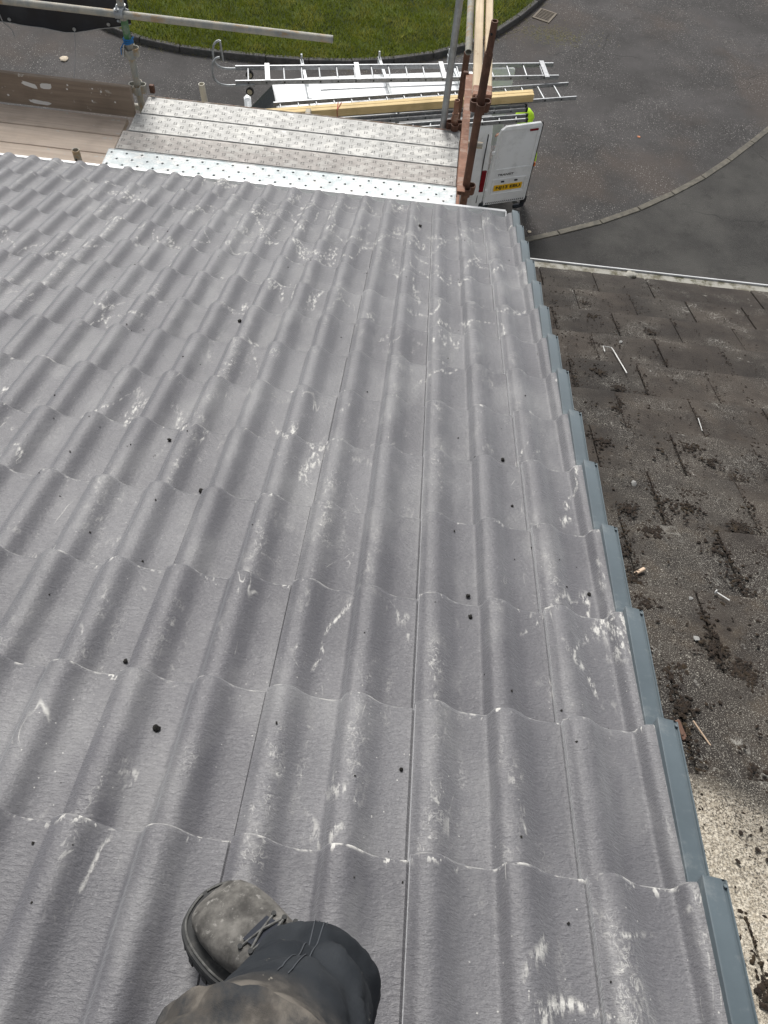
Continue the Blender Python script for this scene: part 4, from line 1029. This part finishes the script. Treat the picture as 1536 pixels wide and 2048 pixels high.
me_loc = Vector((-.42, -.20, 8.10))
man = empty('person', me_loc); tag(man, 'person in dusty work trousers and grey boot standing on the tiles', 'person')
BF = Matrix.Rotation(RX, 3, 'X')
def boot(toe, ang, parent, org, mirror=1):
    """boot in the roof plane: toe = (u, v) of the toe tip, ang = heading of the toe"""
    ax = Vector((cos(ang), sin(ang), 0)); ay = Vector((-sin(ang), cos(ang), 0))
    def W(l, w, h):                                     # l metres back from the toe tip, w sideways, h above the tile crests
        q = Vector((toe[0], toe[1], .030)) - ax * l + ay * w * mirror + Vector((0, 0, h))
        return BF @ q + Vector((0, 0, 8.0)) - Vector(org)
    OUT = [(-.007, .0), (.0, .031), (.014, .050), (.042, .062), (.085, .0655), (.12, .061), (.16, .052), (.20, .045), (.25, .045), (.287, .036), (.302, .018), (.305, 0)]
    def outline(scale_w=1., grow=0., dl=0.): 
        L = [(l + dl, w * scale_w + grow) for l, w in OUT]; R = [(l + dl, -w * scale_w * .93 - grow) for l, w in reversed(OUT[1:-1])]
        return L + R
    def curve(pts): return [(q.x, q.y) for q in catmull([(a, b, 0) for a, b in pts], 4, True)]
    o_ = curve(outline()); 
    def ring(h, g_, hl=0, toe_up=.0): 
        cx, cw = .15, 0
        out = []
        for l, w in o_:
            dl = (l - cx); q = 1 + g_ / .15; lift = toe_up * max(0, 1 - l / .10) ** 2
            out.append(W(cx + dl * q, w * (1 + g_ / .05), h + lift))
        return out
    # sole: tread, welt
    sole = MB().loft([ring(-.004, -.004), ring(.004, .001), ring(.020, .0022), ring(.0225, .0005), ring(.030, .0028), ring(.0345, .0018), ring(.036, -.004)])
    root = sole.build('boot', MAT['sole'], parent, smooth=32)
    tr = MB()
    for i in range(0, len(o_), 3):
        l, w = o_[i]; l2, w2 = o_[(i + 1) % len(o_)]
        tr.add([W(l, w * 1.05, .001), W(l2, w2 * 1.05, .001), W(l2, w2 * 1.05, .016), W(l, w * 1.05, .016), W(l, w * .95, .001), W(l2, w2 * .95, .001), W(l2, w2 * .95, .016), W(l, w * .95, .016)], [(0, 1, 2, 3), (4, 7, 6, 5), (0, 4, 5, 1), (3, 2, 6, 7), (0, 3, 7, 4), (1, 5, 6, 2)])
    tr.build('tread_lug', MAT['sole'], root)['kind'] = 'stuff'
    # upper: cross sections from toe to heel
    secs = [(.006, .020, .036, .046), (.015, .036, .036, .062), (.03, .0465, .036, .075), (.055, .0535, .036, .083), (.085, .0555, .036, .088), (.115, .0525, .036, .097), (.145, .0460, .036, .113), (.175, .0390, .036, .137), (.205, .0375, .036, .160), (.235, .037, .036, .172), (.265, .034, .036, .170), (.290, .020, .036, .155)]
    rings = []
    for l, w, b, t in secs:
        R = []
        for k in range(20):
            a = 2 * pi * k / 20; cx = cos(a); sz = sin(a)
            ww = w * (1 if sz < 0 else (1 - .25 * sz ** 2 * min(1, (t - .06) / .08 if t > .06 else 0)))
            R.append(W(l, (abs(cx) ** .8) * (1 if cx > 0 else -1) * ww, (b + t) / 2 + (t - b) / 2 * (abs(sz) ** .75) * (1 if sz > 0 else -1) + .0012 * mnoise.noise(Vector((l * 60, k * .6, 3)))))
        rings.append(R)
    up = MB().loft(rings).build('upper', MAT['nubuck'], root, smooth=60)
    # toe guard seam, welt stitching line, laces, eyelets, tongue
    MB().tube([W(.098, w, .089 - 7.5 * w * w * 2.2) for w in [-.046 + .0046 * k for k in range(21)]], .0014, 6).build('seam', MAT['seam'], up)
    MB().tube([W(l * .985 + .002, w * .955, .0375) for l, w in o_] , .0016, 6, cap=False).build('welt_stitch', MAT['lace'], root)
    tg = MB().loft([[W(l, w, h - 3.2 * w * w) for w in (-.022, -.011, 0, .011, .022)] for l, h in ((.11, .0985), (.14, .1145), (.17, .139), (.205, .168), (.225, .19))], closed=False).build('tongue', MAT['navy'], root, smooth=60)
    for i in range(5):
        l = .115 + i * .021; h = .099 + i * .0165; c = .0058 * i
        for s in (-1, 1):
            MB().tube([W(l, s * .030, h - .004), W(l + .010, 0, h + .013), W(l + .019, -s * .030, h + .010)], .0019, 6).build('lace', MAT['lace'], root)
            MB().tube([W(l, s * .030, h - .009), W(l, s * .031, h - .0005)], .0036, 8).build('eyelet', MAT['sole'], root)
    return root
BT = boot((-.610, -.138), radians(143), man, me_loc, 1)
BT['label'] = 'dusty grey boot with black sole'
boot((-.16, -.50), radians(80), man, me_loc, -1)

def leg(path, name, mat, parent, org, seg=96, seed=0, hem=True):
    P = [Vector(q[:3]) for q in path]; rr2 = [q[3] for q in path]; ex = [q[4] if len(q) > 4 else 1.0 for q in path]
    n = 14; fine = []; rad = []; exf = []
    PP = [Vector((*q, 0)) if False else q for q in P]
    for i in range(len(P) - 1):
        a, b, c, d = P[max(0, i - 1)], P[i], P[i + 1], P[min(len(P) - 1, i + 2)]
        for j in range(n):
            t = j / n; fine.append(.5 * ((2 * b) + (c - a) * t + (2 * a - 5 * b + 4 * c - d) * t * t + (3 * b - a - 3 * c + d) * t ** 3)); rad.append(rr2[i] + (rr2[i + 1] - rr2[i]) * (t * t * (3 - 2 * t))); exf.append(ex[i] + (ex[i + 1] - ex[i]) * t)
    fine.append(P[-1]); rad.append(rr2[-1]); exf.append(ex[-1])
    rings = []; ref = Vector((1, 0, 0)); N = len(fine)
    for i, c in enumerate(fine):
        d = (fine[min(N - 1, i + 1)] - fine[max(0, i - 1)]).normalized(); ref = (ref - d * ref.dot(d)).normalized(); o2 = d.cross(ref); R = []
        for k in range(seg):
            a = 2 * pi * k / seg; dirv = ref * cos(a) + o2 * sin(a)
            w1 = mnoise.noise(Vector((cos(a) * 1.5 + seed, sin(a) * 1.5, i * .10))) ; fold = abs(mnoise.noise(Vector((cos(a) * 2.1 + i * .05 + seed, sin(a) * 2.1, i * .19 + 4))))
            cre = abs(mnoise.noise(Vector((cos(a) * .9 + seed * 2, sin(a) * .9, i * .34 + sin(a * 2) * .8)))); fo = 0.0
            for (f0, fk, fp, fw, fa) in ((50, 5, .6, 1.3, .010), (55, -4, 1.4, 1.1, .012), (60, 6, 2.2, 1.5, .011), (66, -5, .9, 1.3, .010), (72, 6, 1.9, 1.6, .010), (16, 9, .2, 2.2, .010), (27, -11, 1.2, 2.4, .011), (37, 8, 2.6, 1.8, .008)):
                t_ = (i - f0 - fk * sin(a - fp) - 1.5 * mnoise.noise(Vector((cos(a) * 2, sin(a) * 2, f0)))) / fw
                fo += fa * (math.exp(-t_ * t_) - .7 * math.exp(-((t_ - 1.9) ** 2))) * (.35 + .65 * abs(sin(a * 1.5 + f0)))
            q = rad[i] * (1 + .04 * w1 - .03 * max(0, .2 - fold) / .2) + fo * min(1, i / 8.0)
            R.append(c + ref * cos(a) * q * exf[i] + o2 * sin(a) * q - Vector(org))
        rings.append(R)
    if hem:
        inn = [[c_ + (q - c_) * .94 for q in R_] for R_, c_ in ((rings[0], sum(rings[0], Vector()) / seg), (rings[9], sum(rings[9], Vector()) / seg))]
        rings = [inn[1], inn[0]] + rings
    return MB().loft(rings, cap=False).build(name, mat, parent, smooth=179), rings
HIP = Vector((-.33, -.63, 8.98))
lt, lr = leg([(-.436, -.208, 8.165, .084, 1.0), (-.434, -.212, 8.26, .083, 1.02), (-.440, -.232, 8.38, .078, 1.0), (-.460, -.268, 8.50, .083, 1.02), (-.482, -.308, 8.585, .094, 1.06), (-.484, -.375, 8.655, .102, 1.08), (-.450, -.47, 8.76, .100, 1.05), (-.42, -.60, 8.90, .11, 1.0), (-.40, -.66, 9.0, .115, 1.0)], 'trouser_leg', MAT['trouser'], man, me_loc, seed=1.3)
leg([(-.165, -.60, 8.35, .083), (-.165, -.60, 8.50, .082), (-.17, -.585, 8.64, .084), (-.185, -.585, 8.75, .09), (-.21, -.61, 8.86, .10), (-.24, -.65, 9.0, .112)], 'trouser_leg', MAT['trouser'], man, me_loc, seed=5.1)
# triple stitched seam down the outside of the near leg
nr = len(lr)
for dk in (0, 1):
    pts = [lr[i][22 + dk * 2] + (lr[i][22 + dk * 2] - sum(lr[i], Vector()) / len(lr[i])).normalized() * .0008 for i in range(4, 46)]
    MB().tube(pts, .0008, 5).build('seam', MAT['seam'], lt)
pts = [lr[i][9] + (lr[i][9] - sum(lr[i], Vector()) / len(lr[i])).normalized() * .001 for i in range(62, 70)]
MB().tube(pts, .0011, 5).build('orange_thread', m_plain('orange_thread', (.55, .12, .03), .7), lt)
# upper body, arms holding the phone behind the lens, head
V = {}; E_ = []
V['pel'] = ((-.32, -.67, 9.03), (.16, .12)); V['bel'] = ((-.33, -.68, 9.18), (.15, .11)); V['ch'] = ((-.345, -.63, 9.42), (.17, .12)); V['nk'] = ((-.355, -.58, 9.60), .06); V['hd'] = ((-.36, -.535, 9.71), .085); V['ht'] = ((-.36, -.53, 9.80), .08)
E_ += [('pel', 'bel'), ('bel', 'ch'), ('ch', 'nk'), ('nk', 'hd'), ('hd', 'ht')]
ph_c = CAM - c_fwd * .012
for s, t in ((-1, 'l'), (1, 'r')):
    wr = ph_c + c_right * s * .10 - c_fwd * .085 + c_down * .03
    V['sh' + t] = ((-.35 + s * .19, -.62, 9.50), .065); V['el' + t] = ((-.37 + s * .24, -.45, 9.28), .05); V['wr' + t] = (tuple(wr), .032)
    E_ += [('ch', 'sh' + t), ('sh' + t, 'el' + t), ('el' + t, 'wr' + t)]
    hand(V, E_, 'wr' + t, wr, c_fwd * .45 - c_right * s * .55 - c_down * .3, -c_down, -c_right * s - c_fwd * .6, .0085)
ub = skin_mesh('body', V, E_, MAT['navy'], man, 2, 'pel', me_loc)
ub.data.materials.append(MAT['skin']); ub.data.materials.append(MAT['hair'])
for p_ in ub.data.polygons:
    c = p_.center + me_loc
    if c.z > 9.60: p_.material_index = 2 if (c.z > 9.79 or (c.y < -.55 and c.z > 9.68)) else 1
    elif (c - ph_c).length < .145: p_.material_index = 1
R3 = Matrix((c_right, -c_down, -c_fwd)).transposed()
ph = MB().bbox(ph_c + c_right * .028 + c_down * .055, (.072, .148, .008), .0035, R3).build('phone', MAT['black_plastic'], None, org=ph_c)
tag(ph, 'black phone held up in both hands above the boot', 'phone')

# ------------------------------------------------------------------ small debris
crumbs = [(-.918, 1.048, .0125, 'large black moss crumb alone in the left tile field'), (-.795, .218, .0115, 'black moss crumb up and left of the boot'), (-.176, .725, .0095, 'upper of two black moss crumbs near the right joints'), (-.177, .626, .0085, 'lower of two black moss crumbs near the right joints'),
          (-.913, .394, .0085, 'small black moss crumb on the left tiles above the boot crumb'), (-.049, 1.40, .0095, 'small black moss crumb three tiles from the verge cap, mid roof'), (-.32, .189, .0065, 'tiny black moss crumb straight up from the trouser leg'), (-1.06, 2.237, .012, 'black moss crumb far up the left middle of the roof'),
          (-1.069, 1.267, .009, 'black moss crumb left of the large crumb, one course farther'), (-.039, 1.135, .007, 'small black moss crumb beside the right hand joint, mid roof'), (.131, .779, .008, 'small black moss crumb in the tile next to the verge cap'), (-.369, 3.888, .016, 'black moss crumb near the gutter end of the roof')]
for i, (u, v, s, lb) in enumerate(crumbs):
    q = roof_xyz(u, v, prof(u) + STEP * ((v / GAUGE) % 1 - 1) - .002)
    lump('moss_crumb', q, s * .62, MAT['crumb'], lb, 'moss', 'moss crumbs on the new tiles', seed=i + 1, squash=.7, rot=(RX, 0, rnd.uniform(0, 6)))
sv = MB()
for _ in range(230):
    u = -rnd.random() * 2.2 + .15; v = rnd.random() ** 1.1 * 4.2 - .2; s = rnd.choice((.0008, .001, .0013, .0016, .0022))
    z = prof(u) + STEP * ((v / GAUGE) % 1 - 1) + TN
    sv.box(roof_xyz(u, v, z + s * .6), (s * 2, s * 1.6, s * 1.4), Matrix.Rotation(rnd.random() * 3, 3, 'Z'))
tag(sv.build('grit', MAT['crumb']), 'fine dark grit specks scattered over the new grey tiles', 'grit', kind='stuff')
MAT['chip'] = m_wood('pale_wood_chip', (.50, .36, .24), (.62, .48, .36), 60, 0)
MAT['brown_chip'] = m_wood('brown_wood_chip', (.15, .085, .06), (.20, .12, .09), 60, 0)
MAT['wire'] = m_plain('pale_wire', (.62, .62, .60), .5)
def nb(u, v, n=.012): return roof_xyz(u, v, n + .018 * ((v / G2) % 1 - 1), NZ)
def stick(u, v, L, w, h, ang, mat, name, label, cat):
    tag(MB().bbox((0, 0, 0), (L, w, h), min(w, h) * .25).build(name, mat, None, loc=nb(u, v, h / 2 + .006), rot=(RX, 0, radians(ang))), label, cat)
stick(.415, 1.099, .042, .012, .008, 35, MAT['chip'], 'wood_chip', 'pale wood chip lying beside the verge caps, mid slope', 'wood chip')
stick(.386, .466, .052, .013, .010, 108, MAT['brown_chip'], 'wood_chip', 'brown wood chip beside the verge cap and the sawdust', 'wood chip')
stick(.439, .466, .070, .004, .004, 122, MAT['chip'], 'splinter', 'long thin pale splinter right of the brown chip', 'splinter')
stick(.896, 2.17, .07, .0035, .0035, 98, MAT['wire'], 'plastic_stick', 'thin white stick lying on the mossy tiles at mid right', 'stick')
A_ = [nb(.600, 2.84, .016), nb(.598, 2.89, .02), nb(.640, 2.89, .018), nb(.648, 2.87, .014), nb(.662, 2.60, .014)]
tag(MB().tube(A_, .0026, 8).build('bent_wire', MAT['wire'], None, org=A_[0]), 'bent pale wire clip lying on the upper mossy roof near the caps', 'wire')
a = nb(.628, 1.016, .012); b = nb(.660, .985, .012)
nl = MB().tube([a, b], .0022, 8); nl.tube([a, a + (a - b).normalized() * .003], .008, 12)
tag(nl.build('clout_nail', MAT['wire'], None, org=a), 'shiny nail with round head lying on the old tiles', 'nail')
MAT['stone'] = m_plain('pale_stone_chip', (.27, .27, .26), .85, var=.2)
for i, (u, v, s, lb) in enumerate(((.52, .814, .014, 'grey stone chip on the old tiles near a mossy joint'), (.545, .985, .009, 'small pale stone chip just above the mossy joint'), (.71, 3.0, .013, 'pale pebble on the old roof above the bent wire'), (.50, 1.62, .016, 'grey slate chip beside the white splash'))):
    lump('stone_chip', nb(u, v, .003), s * .7, MAT['stone'], lb, 'stone chip', 'stone chips on the old roof', seed=20 + i, squash=.45, seg=6, rot=(RX, 0, i))
MAT['splash'] = m_plain('white_splash', (.72, .70, .64), .8, var=.1)
